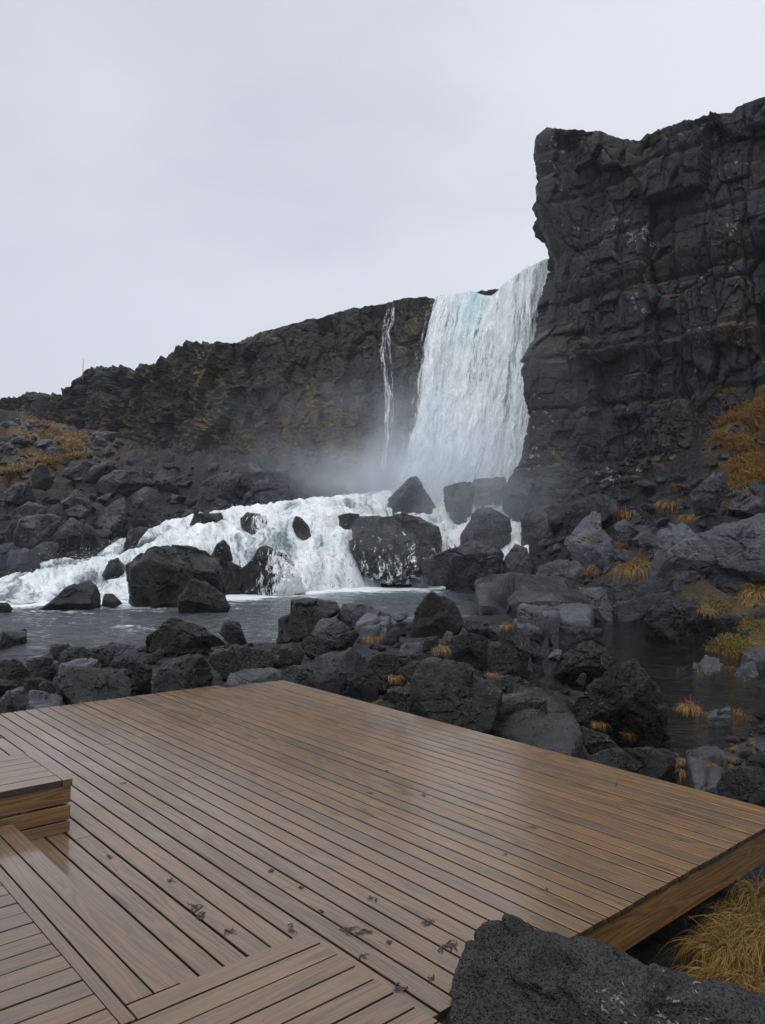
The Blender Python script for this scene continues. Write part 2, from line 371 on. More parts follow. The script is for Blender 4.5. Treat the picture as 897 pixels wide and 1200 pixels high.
def pool_mat():
    t = NT("pool_water"); c = coords(t)
    fo = t.n("ShaderNodeAttribute", attribute_name="foam").outputs["Fac"]
    ch = t.n("ShaderNodeAttribute", attribute_name="chop").outputs["Fac"]
    teal = t.n("ShaderNodeAttribute", attribute_name="teal").outputs["Fac"]
    w = t.add(c, t.scale(t.n("ShaderNodeTexNoise", {"Vector": c, "Scale": .8, "Detail": 3.0}).outputs[1], (.8, .8, 0)))
    rip = t.math('ADD', t.noise(t.scale(w, (.8, 1.3, 1)), 2.4, 5, .62), t.math('MULTIPLY', t.noise(w, 9.0, 3, .6), .25))
    nrm = t.bump(rip, t.map(ch, 0, 1, .09, .14), 1.0)
    fn = t.math('ADD', t.math('MULTIPLY', t.noise(t.scale(w, (.55, 1.2, 1)), 1.3, 6, .68), .65), t.math('MULTIPLY', t.noise(t.scale(w, (.7, 1.4, 1)), 6.5, 5, .7), .35))
    m = t.map(t.math('ADD', fn, t.math('MULTIPLY', t.math('SUBTRACT', fo, .5), .55)), .5, .66)
    base = t.mix(teal, t.mix(ch, (.018, .02, .02), (.05, .058, .065)), (.09, .15, .16))
    lw = t.n("ShaderNodeFresnel", {"IOR": 1.33, "Normal": nrm}).outputs[0]
    body = t.n("ShaderNodeBsdfDiffuse", {"Color": base}).outputs[0]
    tp = t.n("ShaderNodeBsdfTransparent", {"Color": (.42, .36, .27)}).outputs[0]
    body = t.n("ShaderNodeMixShader", {0: t.map(ch, 0, 1, .85, .05), 1: body, 2: tp}).outputs[0]
    gl = t.n("ShaderNodeBsdfGlossy", {"Color": (1, 1, 1), "Roughness": .06, "Normal": nrm}).outputs[0]
    wat = t.n("ShaderNodeMixShader", {0: lw, 1: body, 2: gl}).outputs[0]
    return t.surf(t.n("ShaderNodeMixShader", {0: m, 1: wat, 2: foam_shader(t, (.80, .85, .88), nrm)}).outputs[0])
M['pool'] = pool_mat()
def veil_mat(name, gx, off):
    t = NT(name); c = coords(t)
    w = t.add(c, t.scale(t.n("ShaderNodeTexNoise", {"Vector": c, "Scale": 1.6, "Detail": 3.0}).outputs[1], (.35, .35, .5)))
    n = t.math('ADD', t.math('MULTIPLY', t.noise(t.scale(w, (3.2, 3.2, .7)), 1.0, 5, .65), .6), t.math('MULTIPLY', t.noise(t.scale(w, (12, 12, 3.5)), 1.0, 4, .7), .4))
    x = t.n("ShaderNodeSeparateXYZ", {0: c})
    g = t.math('ADD', t.math('MULTIPLY', x.outputs[0], gx), t.math('ADD', t.math('MULTIPLY', x.outputs[2], -.04), off))
    al = t.map(t.math('ADD', n, g), .52, .62)
    f = foam_shader(t, (.86, .89, .92), t.bump(n, .08))
    return t.surf(t.n("ShaderNodeMixShader", {0: al, 1: t.n("ShaderNodeBsdfTransparent").outputs[0], 2: f}).outputs[0])
M['veil'] = veil_mat("water_veil", .10, .035)
M['threads'] = veil_mat("water_threads", .0, -.045)
def spray_mat():
    t = NT("spray"); return t.surf(foam_shader(t, (.85, .89, .92), t.n("ShaderNodeNewGeometry").outputs["Normal"]))
M['spray'] = spray_mat()
# ------------------------------------------------------------------ rocks traced from the place: outline (picture px), distance, look, label
ROCKS = []
def K(d, style, label, pts, **kw):
    q = [float(v) for v in pts.replace(";", " ").replace(",", " ").split()]
    ROCKS.append((d, style, label, np.array(q).reshape(-1, 2), kw))
# pool and cascade
K(28, 'wet', "biggest square black boulder in the pool below the cascade, flat on top", "151.5,663 160,658 173,643 183,639 211,643 236,648 258,655 261,671 264,693 256,706 211,708 171,708 153,703", p=4, top=.25)
K(25.3, 'rough', "rounded dark boulder leaning in front of the square pool boulder", "208,716 211,698 226,679.5 241,680.5 261,695.5 270,705.5 258,716 231,718", top=.2)
K(25.9, 'rough', "long wedge-shaped black boulder in the pool left of the square one", "38,713 53,703 80,688 108,678.5 119,695.5 120,708 95,713 65,714.5", top=.5)
K(26.3, 'wet', "little dark rock touching the right end of the wedge-shaped pool boulder", "119,708 123,695.5 133,696.5 144.5,704.5 135,709")
K(24.3, 'wet', "small round rock cut by the left picture edge in the foamy pool", "0,706 8,706 16,713 11,719 -5,720 -8,708")
K(17.9, 'wet', "low dark slab lying alone in calm pool water at the left picture edge", "-6,748 22,742 31,745.5 31,752 17,755 0,760 -6,760", flat=0.1)
K(33.2, 'wet', "dark rock veiled by splashing white water at the foot of the cascade", "280,678 284,667 295,655 304,641 311,639 322,645 337,656 350,667 357,684 348,688 309,689.5 287,691")
K(39.5, 'wet', "pointed dark rock poking out near the middle of the cascade", "341,620 346,606 351,604.5 362,617 368,631 362,635 348,627")
K(41, 'wet', "broad dark block in the cascade with thin water threads over its front", "410,640 414,617 421,606 456,604 496,607 514,617 516,645 507,664 456,670 424,664", p=7, top=.08, dr=1.1, cuts=3)
K(39.8, 'wet', "low wet rock below the broad cascade block, washed by foam", "427,657 441,650 490,650 490,671 456,672 437,665")
K(41.5, 'wet', "small wet knob left of the broad cascade block", "395,616 397,604 410,601 422,603 416,616 403,620")
K(44, 'talus', "pyramid-shaped grey boulder standing before the waterfall foot", "451,587 468,573 482,562 488,561 498,574 505,584 520,601 494,606 460,605", p=3.5)
K(43, 'talus', "tall upright grey block right of the pyramid boulder", "520,572 529,566.5 543,562 554,566.5 554,590 544.5,612.5 537.5,618 529,601 524,590", p=4)
K(44, 'talus', "square flat-topped grey block at the waterfall foot", "555,561 592,560 593,580 574,585 556,590", p=6)
K(40, 'talus', "domed grey boulder in the pile below the square block", "538,636 540,621 560,596 577,594 596,607 600,624 596,635 565,637 551,638")
K(37, 'talus', "large sloping grey boulder at the pool edge right of the cascade", "494,660 507,651 551,633 579,632 589,651 578,670 563,682 524,681 500,679", top=.4)
K(37, 'talus', "upright dark boulder right of the large sloping one", "589,660 604,637.5 618,642 627,663 624,676.5 596,676")
K(36, 'wet', "flat dark rock at the water line under the sloping boulder", "557,682 574,667 596,670 613,676 610,681 571,684", top=.2)
K(40, 'talus', "black blocky boulder in the shade at the cliff foot", "610,607 615.5,600 635,596 649,612 648,637.5 629.5,642 610,639.5", p=4)
K(42, 'talus', "wide dark rock at the left foot of the big cliff", "592,582 596,571 607,559.5 635,565 646,582 641,595 618,600 596,596")
K(33, 'smooth', "smooth pale grey dome-shaped boulder on the right shore", "621,687 632,663 652,656 677,657 688,671 688,687 657,694 632,694", top=.45)
K(37, 'talus', "hump-backed dark boulder topmost in the pile under the cliff", "660,609 666,594 683,584 703,579 723,586 726,597 706,606 666,622")
K(35, 'smooth', "tilted grey slab leaning under the hump-backed boulder", "660,636 671.5,620 694,600 704.5,602 706,620 720,634.5 726,649 697,662 674,656", top=.5)
K(34, 'talus', "dark egg-shaped boulder between dry grass tufts under the cliff", "719,617 732,607 749,620 750,637 734.5,644 726,636.5")
K(33, 'talus', "small dark wedge below the egg-shaped boulder", "702,657 709,640 726,634.5 729,646 723,659 709,665")
K(25.2, 'smooth', "low rounded grey slab at the head of the dark pond", "669,707 677,687.5 709,689 720,712 717,725 697,720", top=.5)
K(25, 'smooth', "cracked grey slab beside the huge smooth boulder at the pond head", "714.5,691 723,670 760,667.5 766,689 758,712 726,725 720,708", top=.5)
K(24, 'smooth', "huge smooth grey boulder on the right bank under the grassy slope", "752,715 757,670 766,617 800,609 812,622 840,618 889,603 925,600 935,680 875,691 846,707 815,708 777.5,706", top=.3, p=3, dr=.6, cuts=6)
K(22.3, 'smooth', "jutting pointed grey slab on the front of the huge smooth boulder", "780,647 795,637 816,627 840.5,649 838,656 818,662 800,657 786,655", dr=.55, top=.3)
K(22.6, 'smooth', "dark rounded block on the upper right of the huge smooth boulder", "818,629 835,616 889,612 925,620 925,670 889,672 846,655 826,636", dr=.5, top=.25)
K(27, 'talus', "dark slanting rock below the rust coloured grass slope", "808,579 836,554 849,556 852,580 840,590 815,598", top=.5)
K(26, 'slab', "wide flat grey lava slab spread on the shore behind the pond", "557,698 580,690 620,687 660,698 690,712 692,722 650,726 600,720 560,714", flat=0.45)
# pond and right bank
K(20.3, 'rough', "cobbled purple-grey boulder standing at the far side of the pond", "754.5,729 760,715 774,701 799,698.5 818,707 832,720.5 840,742.5 815,753 782,753 756,742", top=.3, lumpy=1)
K(20, 'rough', "low brown rock right of the cobbled pond boulder", "832,725 848,716 867.5,723 863,736 843,742")
K(10.1, 'rough', "big rugged black boulder standing in the pond near the deck", "669,824 684,810 697,797 724,778.5 741,777 757.5,790 774,810 782.5,834 786,850.5 771,866 744,862 707,855 681,842", lumpy=1)
K(14, 'rough', "jagged dark boulder with a flat overhang behind the big pond boulder", "640.5,793.6 655.5,770 684,750 701,755 722,772 711,790 687,797 664,797", top=.45, lumpy=1)
K(17.5, 'rough', "square-cut dark block at the left side of the pond", "640,757 643,732 707,737 709,760 684,767 660,765", p=5, top=.1)
K(19.5, 'smooth', "long low rock shelf at the left head of the pond", "600,722 617,718 660.5,713 694,725 694,737 647,735 617,742 604,739", flat=0.45)
K(8.3, 'slab', "broad flat wet slab shining next to the deck edge", "551.5,850 557,838 579,834 585,822 601.6,810.5 635,814 663,830 677,847 684,872 670,890 621,880 585,862", flat=0.35)
K(8.4, 'near', "big slanted black boulder with pale specks right behind the deck edge", "476,826 484,798 493,774 507,770 526,774 551.5,785 579,802 589,809 582,832 572,850 556,865 518,860 490,845", top=.42)
K(18.3, 'rough', "tall peaked black boulder between the pool and the pond", "480,751 484.6,721 500,695 507,693 532,706 543,727 535,740 510,746 496,752.6")
K(13, 'rough', "dark block with a grass tuft at its foot, centre of the shore rocks", "523.6,773 529,746 551.5,741 571,749 574,773 563,787 540,779", p=4)
K(12.5, 'rough', "rounded black rock right of the block with the grass tuft", "571,752 585,752 601.6,763 607,780 596,793 574,787")
K(14.2, 'rough', "black boulder with a sloping flat side by the pond outlet", "576.6,737 596,731 613,741 622.5,757.5 618,776 607,784 590,760", top=.4)
K(11, 'wet', "low dark rock lying in pond water below the rounded black rock", "579,796.6 596,791 621,799 613,807 590.5,807", top=.1)
K(17, 'rough', "grey oblong rock behind the grass tuft block", "543,735 549,727 574,727 588,735 579,745 557,745", p=4)
K(18, 'smooth', "flat-topped shelf rock between shore rocks and the pale lava slab", "607,732 629.5,718.5 655,724 655,737 621,743", flat=0.45)
K(22, 'wet', "small black rock by the water behind the peaked boulder", "564,718 574,709 579,719")
K(22.5, 'wet', "small dark pyramid on the pale lava slab", "604,719 613,706 620,719")
# rocks between deck and pool
K(9.9, 'near', "big round black boulder behind the far corner of the deck", "359,789 370.5,770 387,762 409.5,760.6 426,773 440,790 445,808 435,830 404,832 361,815", p=2.4)
K(9.8, 'smooth', "flat grey slab lying along the far edge of the deck", "259,806 273,790 298,785.7 326,788.5 332,799 298,810", flat=0.3)
K(10.5, 'rough', "dark sharp-edged rock between the flat slab and the round boulder", "328,793 340,781.5 365,777 363,792 361,804 331.5,803", top=.3)
K(11.5, 'rough', "broad grey boulder with a dark hollow behind the flat slab", "245,775 251,759 281,756.4 312,762 326,773 312,788 284,793 262,793", top=.35)
K(8.9, 'near', "large dark boulder with a flat facet touching the far deck edge", "180,812 181,789 195,775 215,769 235,765 245,776 256,803 252,818 205,822", p=3.5)
K(17.5, 'rough', "big two-stepped block on the shore facing the cascade", "326,744 328,725 340,718 341,702 376,703.4 393,705 398,716 390,726 373,735 359,746 343,750", p=4, top=.25)
K(18, 'smooth', "flat-sided grey boulder right of the two-stepped block", "394,725 404,709 429,707.6 457,720 460,736 421,738 412,735", top=.5)
K(16.5, 'smooth', "grey sloping rock in front of the two-stepped block", "359,747 376,726 393,724 412,737 398,744.5 376,746", top=.5)
K(15, 'rough', "small grey wedge below the flat-sided boulder", "387,753 398,744 415,738 421,742.5 412,756 398,758")
K(13.5, 'rough', "squarish dark rock in the middle of the shore rocks", "352,755 359,745 376,744 393,751 382,768 362,767")
K(12.5, 'rough', "rounded dark rock left of the squarish one", "326,775 329,756 345,752 359,765 351,776")
K(16.5, 'smooth', "low pale-topped rock beside an orange grass tuft", "416.5,735 435,727 457,731 454,740 429,739", flat=0.3)
K(16, 'rough', "black thumb-shaped rock at the pool edge near a foam streak", "256,742 264.6,727 281,728.5 290,748 278.5,756")
K(14.5, 'rough', "wide dark boulder with a pale rounded top at the pool edge", "171,758 173,745.5 195,731.6 220,730 237,736 257,747 276,756 270,760 237,764 200,763", top=.35)
K(17, 'wet', "half-sunk dark rock in the pool behind the pale-topped boulder", "181,739 195,726 209,724.6 223,731.6 200,740", top=.2)
K(14, 'rough', "small square dark rock furthest left on the pool edge", "57,768 60,755 81,754 84,761 75,771", p=4)
K(12, 'rough', "domed dark rock in the left part of the shore rocks", "65.5,785 70,766 81,758 97.5,759 123,775 111.5,785 75,786")
K(13, 'rough', "smooth dark rock right of the domed one", "96,761 123,758 134,766 128,777 111.5,774")
K(14, 'smooth', "grey pointed slab at the pool edge, left shore", "117,757 134,751 156,755 167,766 145,768 131,770", top=.4)
K(10.5, 'rough', "pitted dark boulder left of the large facet boulder", "130,782 134,768 156,769 178,783 178,805 159,810 148,792", lumpy=1)
K(13, 'rough', "small flat rock behind the pitted boulder", "162,774 178,766 190,758 194,766 181,774")
K(8.4, 'near', "large flat-topped grey boulder at the left deck edge", "64,799 75,786 97.5,782 123,783 148,787 156,805 159,822 134,835 111.5,838 97.5,832 80,820", top=.3, p=3.5)
K(11, 'smooth', "thin pale slab behind the flat-topped deck edge boulder", "68,788 70,779 109,775 116,776 103,785", flat=0.2)
K(11, 'rough', "big pitted round boulder at the left picture edge", "-12,802 -8,776 19.5,773 36,786 33.5,802 22,805", lumpy=1)
K(12, 'rough', "dark rugged boulder right of the pitted round one", "28,774 61,766 67,786 61,799 42,802 33.5,788", lumpy=1)
K(9.5, 'rough', "small dark rounded stone by the left deck rocks", "46,802 53,797 67,805 64,813 47,813")
K(10, 'rough', "thin dark stone low at the left picture edge", "-12,796 15,803 5,809 -12,812")
K(9, 'smooth', "slanted smooth rock at the left picture edge above the deck", "-10,827 8,810 25,804 30,812 5,828", top=.4)
K(8.2, 'near', "rounded dark boulder in the left corner by the deck", "-10,846 3,819 17,812 31,816.6 42,832 28,850 0,856")
K(8.15, 'smooth', "light grey knobbly rock right of the corner boulder by the deck", "31,828 36,814 67,816.6 75,825 70,836 42,842", flat=0.2)
K(13.5, 'smooth', "little grey stone left of the big slanted boulder", "466.5,765 471,756 493,752 494,764 479,767")
K(14, 'rough', "upright little stone below the peaked boulder", "494,759 498.5,748 514,745 515,758")
K(15, 'smooth', "pale little stone right of the peaked boulder foot", "516.6,748 524,739 532,741 529,750", top=.3)
K(12.5, 'smooth', "pale splinter leaning on the grass tuft block", "504,772 521,759 525,760 521,769")
K(11, 'rough', "dark flat rock above the mossy stones near the round boulder", "428,775 443,766 468,767.5 470,781.5 451,794 432,783", top=.2)
K(10.5, 'rough', "grey upright stone left of the big slanted boulder", "468,787 482,774 493,777 484.6,798")
K(9.8, 'rough', "small dark stone in front of the dark flat rock", "451,801 457,791 479,796.6 468,807")
K(9, 'rough', "ochre mossy stone between the round and slanted boulders", "452.5,808 462,803.5 484.6,810.5 476,823.6 457,818")
K(8.7, 'rough', "pebble-like stone nearest the deck between two big boulders", "463,826 470,822 477,826 477,836 464,836")
K(14.3, 'rough', "mossy green-brown stone at the pond outlet", "621,765 632,757.5 639,763 635,776 624,773")
K(13.8, 'smooth', "small grey stone right of the mossy outlet stone", "640.6,768 652,760 660,762 654.6,773")
K(16, 'rough', "olive tinted stone between the shelf and the square-cut block", "618,744 635,735 640.6,741 635,754")
K(12.5, 'wet', "small dark stone in water left of the big pond boulder", "674,796 682.5,788 688,791 685,800")
K(20, 'smooth', "little flat stone at the pool edge left of the peaked boulder", "457,722 476,716 480,722 468,727.5", top=.2)
K(15, 'rough', "small rounded stone left of the peaked boulder", "454,743 460,735.5 470,737 468,753 457,753")
K(16, 'smooth', "flat grey stone islet with orange grass in the pond", "811,783 826,771.5 843,774 848,786 832,793", flat=0.25)
K(15, 'smooth', "blue-grey stone right of the grassy islet in the pond", "856.5,791 870,778 884,774 889.5,791 881,800", top=.3)
K(11.3, 'smooth', "pale flat stone among grass tufts in the pond", "829,841 843,832 856.5,828 858,841", flat=0.15)
K(7.3, 'near', "long low dark boulder along the right deck edge", "688.5,888 705,880 732.6,876 788,879 791,888.5 795,915 782,930 741,925 700,905", top=.2, p=3.5)
K(6.0, 'near', "knobbly black boulder at the right picture edge by the deck", "840,916 848,905 867.5,897 881,898 905,900 912,935 876,950 846,940", lumpy=1)
K(8.3, 'rough', "pale-faced stone in front of the big pond boulder", "679,866 682,850 694,855.5 713,862 728.5,873 708,883 691,876", top=.3)
K(8.8, 'rough', "tiny dark stone on the right bank, lower of two", "862,871 870,864 881,869 880,877")
K(9.5, 'rough', "tiny rough stone on the right bank, upper of two", "863,863 878.5,855.5 888,859.6 881,866")
K(6.8, 'smooth', "smooth grey slab sloping to the water by the tall grass tuft", "804,893 822,886 842,888 852,905 842,940 815,930", flat=0.25)
K(7.8, 'smooth', "grey stone half out of the right picture edge", "885,874 905,865 912,885 890,892")
K(16.5, 'smooth', "flat pale stone at the pond bank, right picture edge", "870,769 881,763 908,767 892,777", flat=0.2)
# left talus under the far wall
TL = 'talus'
K(38, TL, "big rounded grey boulder in the left rock slope", "15.6,630 22,609.5 44.6,601.6 64.7,605 74.7,612 58,625 44.6,636 22,638")
K(38, TL, "slanted flat slab right of the big rounded slope boulder", "62,627 82.5,607 98,614 91,636 71,640 65,638", top=.5)
K(37, 'wet', "small black spike rock at the edge of the white water", "93.6,640 100,612 109,618 122.6,634 109,641", p=3)
K(41, TL, "large tilted slab with a dark edge in the left rock slope", "107,614 125,594 147,580.5 151.6,609.5 138,629 122.6,627 109,618", top=.5)
K(43, TL, "broad rough slab with a pale triangular face under the far wall", "151.6,583 169.5,569 185,574 194,592 198,605 169.5,620 154,622", top=.35)
K(42, TL, "angular grey rock with a peaked top in the left rock slope", "71,587 89,574 105,585 111.5,598 96,596 73.6,594")
K(40, TL, "low grey block under the peaked slope rock", "76,598 96,592 107,600.5 98,609 78,607")
K(46, TL, "long flat grey rock near the far wall foot, left slope", "111.5,571 120,558 134,551.5 167,554 174,567 151.6,576 125,576", top=.3)
K(47, TL, "grey rock above the long flat one, left slope", "98,562 107,547 127,540 131.6,553 116,562")
K(48, TL, "dark lumpy rock beside the orange grass, left slope", "71,553 85,540 96,539 98,553 89,562", lumpy=1)
K(47, 'rough', "dark rock with a white lichen patch above the left slope", "34.6,556 44.6,542.6 54.6,543.7 63.5,562 53.5,571 40,569", lumpy=1)
K(39, TL, "dark leaning rock left of the big rounded slope boulder", "2,627 18,603 31,605 15.6,634")
K(41, TL, "flat-topped grey rock above the big rounded slope boulder", "15.6,598 33,587 56,594 53.5,605 27,606", top=.2)
K(44, TL, "large dim rock at the left picture edge below the grass", "-6,582 22,565 38,571.5 40,585 22,587")
K(34, TL, "big dark boulder where the white water leaves at the left", "4.5,676 13,647 29,642 44.6,649.6 49,665 22,678")
K(35.5, TL, "dark boulder right of the one at the left water edge", "36,645 51,634 69,636 60,663 49,665")
K(36, TL, "dark block cut by the left picture edge above the water", "-8,663 0,638 15.6,636 20,645 9,663")
K(36.5, 'wet', "humped wet rock standing in the upper white water, left", "145,636 151.6,620.6 165,617 176,618 165,631 154,645 146,645")
K(32.8, 'wet', "dim rock half drowned in white water left of the square boulder", "119,670 129,656 138,653 147,664 146,676 125,677")
K(46, TL, "wide blocky rock in the middle of the slope under the far wall", "226,597 237,564 262,553 287,556 276,572.5 273,594 248,599.5", p=3)
K(46, TL, "large triangular rock nearest the mist under the far wall", "277,597 292.6,572.5 309,561 337,567 345.6,581 338,601", top=.35)
K(43, TL, "low grey rock at the top edge of the white water", "209,611 217,597.5 240,593 248,599.5 226,608")
K(44, TL, "small peaked rock between the two wide rocks under the far wall", "245,597 254,583.6 270,589 273,599.5")
K(40.2, 'wet', "flat wet ledge inside the upper cascade, left", "221.6,613.5 228.5,602 259,601 262,609 231,612", top=.1)
K(39.8, 'wet', "wet rock glistening through the water veil of the upper cascade", "281,609 290,600 312,605 318,627 300,632 287,622")
K(33, 'wet', "dark rock peeping out of foam behind the square boulder", "245,653 254,637 262,633 270,641 274,654")
K(48, TL, "dim pointed rock at the far wall foot above the spike rock", "180,563 190,550 205,556 212,572 196,582")

def poly_radius(P, n=720):
    """star-shaped radius of polygon P (already centred) at n angles"""
    th = np.linspace(-pi, pi, n, endpoint=False); R = np.zeros(n)
    A = P; B = np.roll(P, -1, 0)
    for i, t in enumerate(th):
        d = np.array([cos(t), sin(t)]); E = B-A
        den = d[0]*E[:, 1]-d[1]*E[:, 0]
        den = np.where(np.abs(den) < 1e-9, 1e-9, den)
        s = (A[:, 0]*E[:, 1]-A[:, 1]*E[:, 0])/den
        q = (A[:, 0]*d[1]-A[:, 1]*d[0])/den
        ok = (q >= -1e-6) & (q <= 1+1e-6) & (s > 0)
        R[i] = s[ok].max() if ok.any() else .1
    k = np.array([.2, 1, 2, 1, .2]); k /= k.sum()
    return np.convolve(np.concatenate([R[-2:], R, R[:2]]), k, 'valid')
def make_rock(name, pts, Y, mat, seed, dr=.85, p=3.1, top=None, cuts=8, lumpy=0, sm=0, sub=None, bottom=.14, base_ext=True):
    """a solid rock whose outline seen from the front is pts; real size and thickness at distance Y"""
    rg = np.random.default_rng(seed)
    c = .5*(pts.min(0)+pts.max(0)); C = up(c[0], c[1], Y)
    vd = np.array([C[0], C[1], C[2]-H]); vd /= np.linalg.norm(vd); rt = np.array([vd[1], -vd[0], 0.]); rt /= np.linalg.norm(rt); upv = np.cross(rt, vd)
    W3 = np.array([ray(x, y)*((C-np.array([0, 0, H]))@vd)/(ray(x, y)@vd) for x, y in pts])+np.array([0, 0, H])-C
    P2 = np.stack([W3@rt, W3@upv], 1)
    size = P2.max(0)-P2.min(0)
    if base_ext:
        P2[:, 1] = np.where(P2[:, 1] < -size[1]*.12, P2[:, 1]-bottom*size[1]-.03, P2[:, 1])
    px = (pts.max(0)-pts.min(0)).max()
    if sub is None: sub = 6 if px > 90 else 5 if px > 34 else 4
    V, Fc = ico(sub)
    R = poly_radius(P2)
    th = np.arctan2(V[:, 2], V[:, 0]); sphi = np.sqrt(V[:, 0]**2+V[:, 2]**2)
    Rt = np.interp(th, np.linspace(-pi, pi, len(R)+1), np.append(R, R[0]))
    D = dr*.5*max(min(size[0], 2.2*size[1]), .55*size.max())
    rho = ((sphi/Rt)**p+(np.abs(V[:, 1])/D)**p)**(-1/p)
    base = V*rho[:, None]
    O = np.stack([P2[:, 0], np.zeros(len(P2)), P2[:, 1]], 1)
    inv = [1/rho]
    ns = []
    tp = rg.uniform(.7, 1.7) if top is None else 1.9*top+.1
    ns.append((np.array([rg.uniform(-.35, .35), -tp, 1.0]), .74))
    if p >= 4 and cuts == 8: cuts = 4
    for k in range(cuts):
        n = np.array([rg.normal()*.8, -abs(rg.normal())-.25 if rg.random() < .75 else rg.normal(), rg.normal()*.6+.2])
        ns.append((n, rg.uniform(.44, .80) if p < 4 else rg.uniform(.66, .9)))
    for n, fct in ns:
        n = n/np.linalg.norm(n)
        h = max((O@n).max()*.985, (base@n).max()*fct)
        inv.append(np.maximum(V@n, 1e-4)/h)
    q = 60.0
    inv = np.array(inv); mx = inv.max(0)
    rr = 1/(mx*((inv/mx)**q).sum(0)**(1/q))
    S = size.max()
    B = V*rr[:, None]
    off = rg.uniform(0, 200, 3)
    amp = .015 if sm else .030
    n1 = fbm(B*(2.6/S)+off, 3); n2 = fbm(B*(9/S)+off, 4, gain=.55)
    wq = B*(2.3/S)+off+.25*np.stack([n1, n2, n1-n2], 1)
    n3 = blocks3(wq, seed % 9, .03, .13, .028, .05)+blocks3(wq*2.4+9, seed % 7, .012, .05, .012, .06)
    d = S*(amp*n1+(.035 if lumpy else .020)*n2)+S*.5*n3*(0.3 if sm else 1.1)
    if lumpy:
        d += -S*.025*(1-2*np.abs(perlin(B*(13/S)+off)))
    fine = .016 if Y < 13 else .02
    if fine and sub >= 5: d += fine*fbm(B*(14 if Y < 13 else 7)+off, 4, gain=.65)
    X = V*np.maximum(rr+d*.85, .15*rr)[:, None]
    Wd = X[:, :1]*rt+X[:, 1:2]*vd+X[:, 2:3]*upv
    me = mesh_np(name, Wd, Fc, sharp=24)
    return link(name, me, mat, loc=C)
def make_slab(name, pts, Y, mat, seed, thick=.5, sub=6, rough=.03):
    """a low slab: its upper face lies level, outlined by pts"""
    rg = np.random.default_rng(seed); c = .5*(pts.min(0)+pts.max(0)); zt = up(c[0], c[1], Y)[2]
    G = np.array([onz(x, y, zt) for x, y in pts])[:, :2]; g0 = .5*(G.min(0)+G.max(0)); P2 = G-g0
    V, Fc = ico(sub); R = poly_radius(P2); th = np.arctan2(V[:, 1], V[:, 0]); sp = np.hypot(V[:, 0], V[:, 1])
    Rt = np.interp(th, np.linspace(-pi, pi, len(R)+1), np.append(R, R[0]))
    rho = ((sp/Rt)**12+(np.abs(V[:, 2])/thick)**12)**(-1/12)
    X = V*rho[:, None]; S = np.ptp(P2, axis=0).max(); off = rg.uniform(0, 99, 3); topw = np.clip(X[:, 2]/thick, 0, 1)
    d = S*.05*fbm(X*(2.2/S)+off, 3)+S*.020*fbm(X*(8/S)+off, 4)
    d += blocks3(X*(2.6/S)+off, seed % 9, .07, .20, .09, .05)*S*.35
    X[:, 2] += d*topw-(1-topw)*0; X[:, :2] *= (1+.9*d/S+.05*fbm(V*4+off, 3))[:, None]
    X[:, 2] += rough*fbm(X*3.0+off, 5, gain=.65, ridged=True)*topw*min(1, S*.5)
    X[:, 2] -= thick-.04*S
    return link(name, mesh_np(name, X, Fc, sharp=26), mat, loc=(g0[0], g0[1], zt))
rock_bases = []
for i, (d, style, label, pts, kw) in enumerate(ROCKS):
    fl = kw.pop('flat', 0)
    o = make_slab("flat_rock", pts, d, M[style], 100+i, thick=fl) if fl else make_rock("boulder" if (pts.max(0)-pts.min(0)).max() > 24 else "rock", pts, d, M[style], 100+i, **kw)
    o["label"] = label; o["category"] = "boulder" if o.name.startswith("boulder") else "flat rock" if fl else "rock"
    o["group"] = "boulders and rocks around the stream"
    for key, vm in (("veiled by splashing", 'veil'), ("thin water threads over", 'threads'), ("glistening through the water veil", 'veil')):
        if key in label:
            vme = o.data.copy(); vme.materials.clear(); co = np.empty(len(vme.vertices)*3, np.float32); vme.vertices.foreach_get("co", co)
            vme.vertices.foreach_set("co", co*1.03); vme.update(); link("water_veil", vme, M[vm], parent=o)
    by = pts[:, 1].max(); bx = pts[np.argmax(pts[:, 1]), 0]
    rock_bases.append((up(.5*(pts[:, 0].min()+pts[:, 0].max()), by, d), pts, d))
# foreground boulder
fg = np.array([(520, 1250), (524, 1200), (533, 1140), (544, 1085), (556, 1069), (575, 1064), (600, 1066), (640, 1073), (670, 1084), (700, 1096), (740, 1115), (790, 1135), (830, 1152), (897, 1168), (945, 1195), (965, 1300), (900, 1400), (700, 1430), (540, 1380)], float)
o = make_rock("boulder", fg, 2.72, M['fore'], 77, dr=.46, p=4.5, top=.5, cuts=2, sub=7, base_ext=False)
props(o, "large pitted black foreground boulder with white lichen specks against the deck corner", "boulder", "boulders and rocks around the stream")
# ------------------------------------------------------------------ terrain
RAP_C = np.array([-40, 40, 100, 160, 220, 280, 340, 400, 450, 500, 560, 620], float)
RAP_Y = np.array([
 [700, 668, 650, 630, 607, 600, 592, 584, 576, 572, 572, 572],
 [702, 676, 660, 640, 615, 604, 597, 592, 590, 602, 612, 620],
 [708, 688, 676, 660, 640, 630, 625, 620, 630, 647, 657, 660],
 [716, 706, 702, 703, 702, 698, 694, 690, 688, 688, 688, 686]], float)
RAP_D = np.array([
 [33, 35.5, 37, 39.5, 41.5, 43, 44.5, 46, 47, 47.5, 47, 46],
 [31.2, 33.5, 35, 37, 39.3, 41, 42, 43, 43.8, 43.4, 42.4, 41.5],
 [29.2, 31, 32.3, 34, 36, 37.6, 38.8, 39.9, 40.6, 40.2, 39.6, 39],
 [0]*12], float)
def rapid_rows():
    rows = []
    for k in range(4):
        r = []
        for c, y, d in zip(RAP_C, RAP_Y[k], RAP_D[k]):
            r.append(onz(c, y, POOL+.02) if k == 3 else up(c, y, d))
        rows.append(r)
    return np.array(rows)
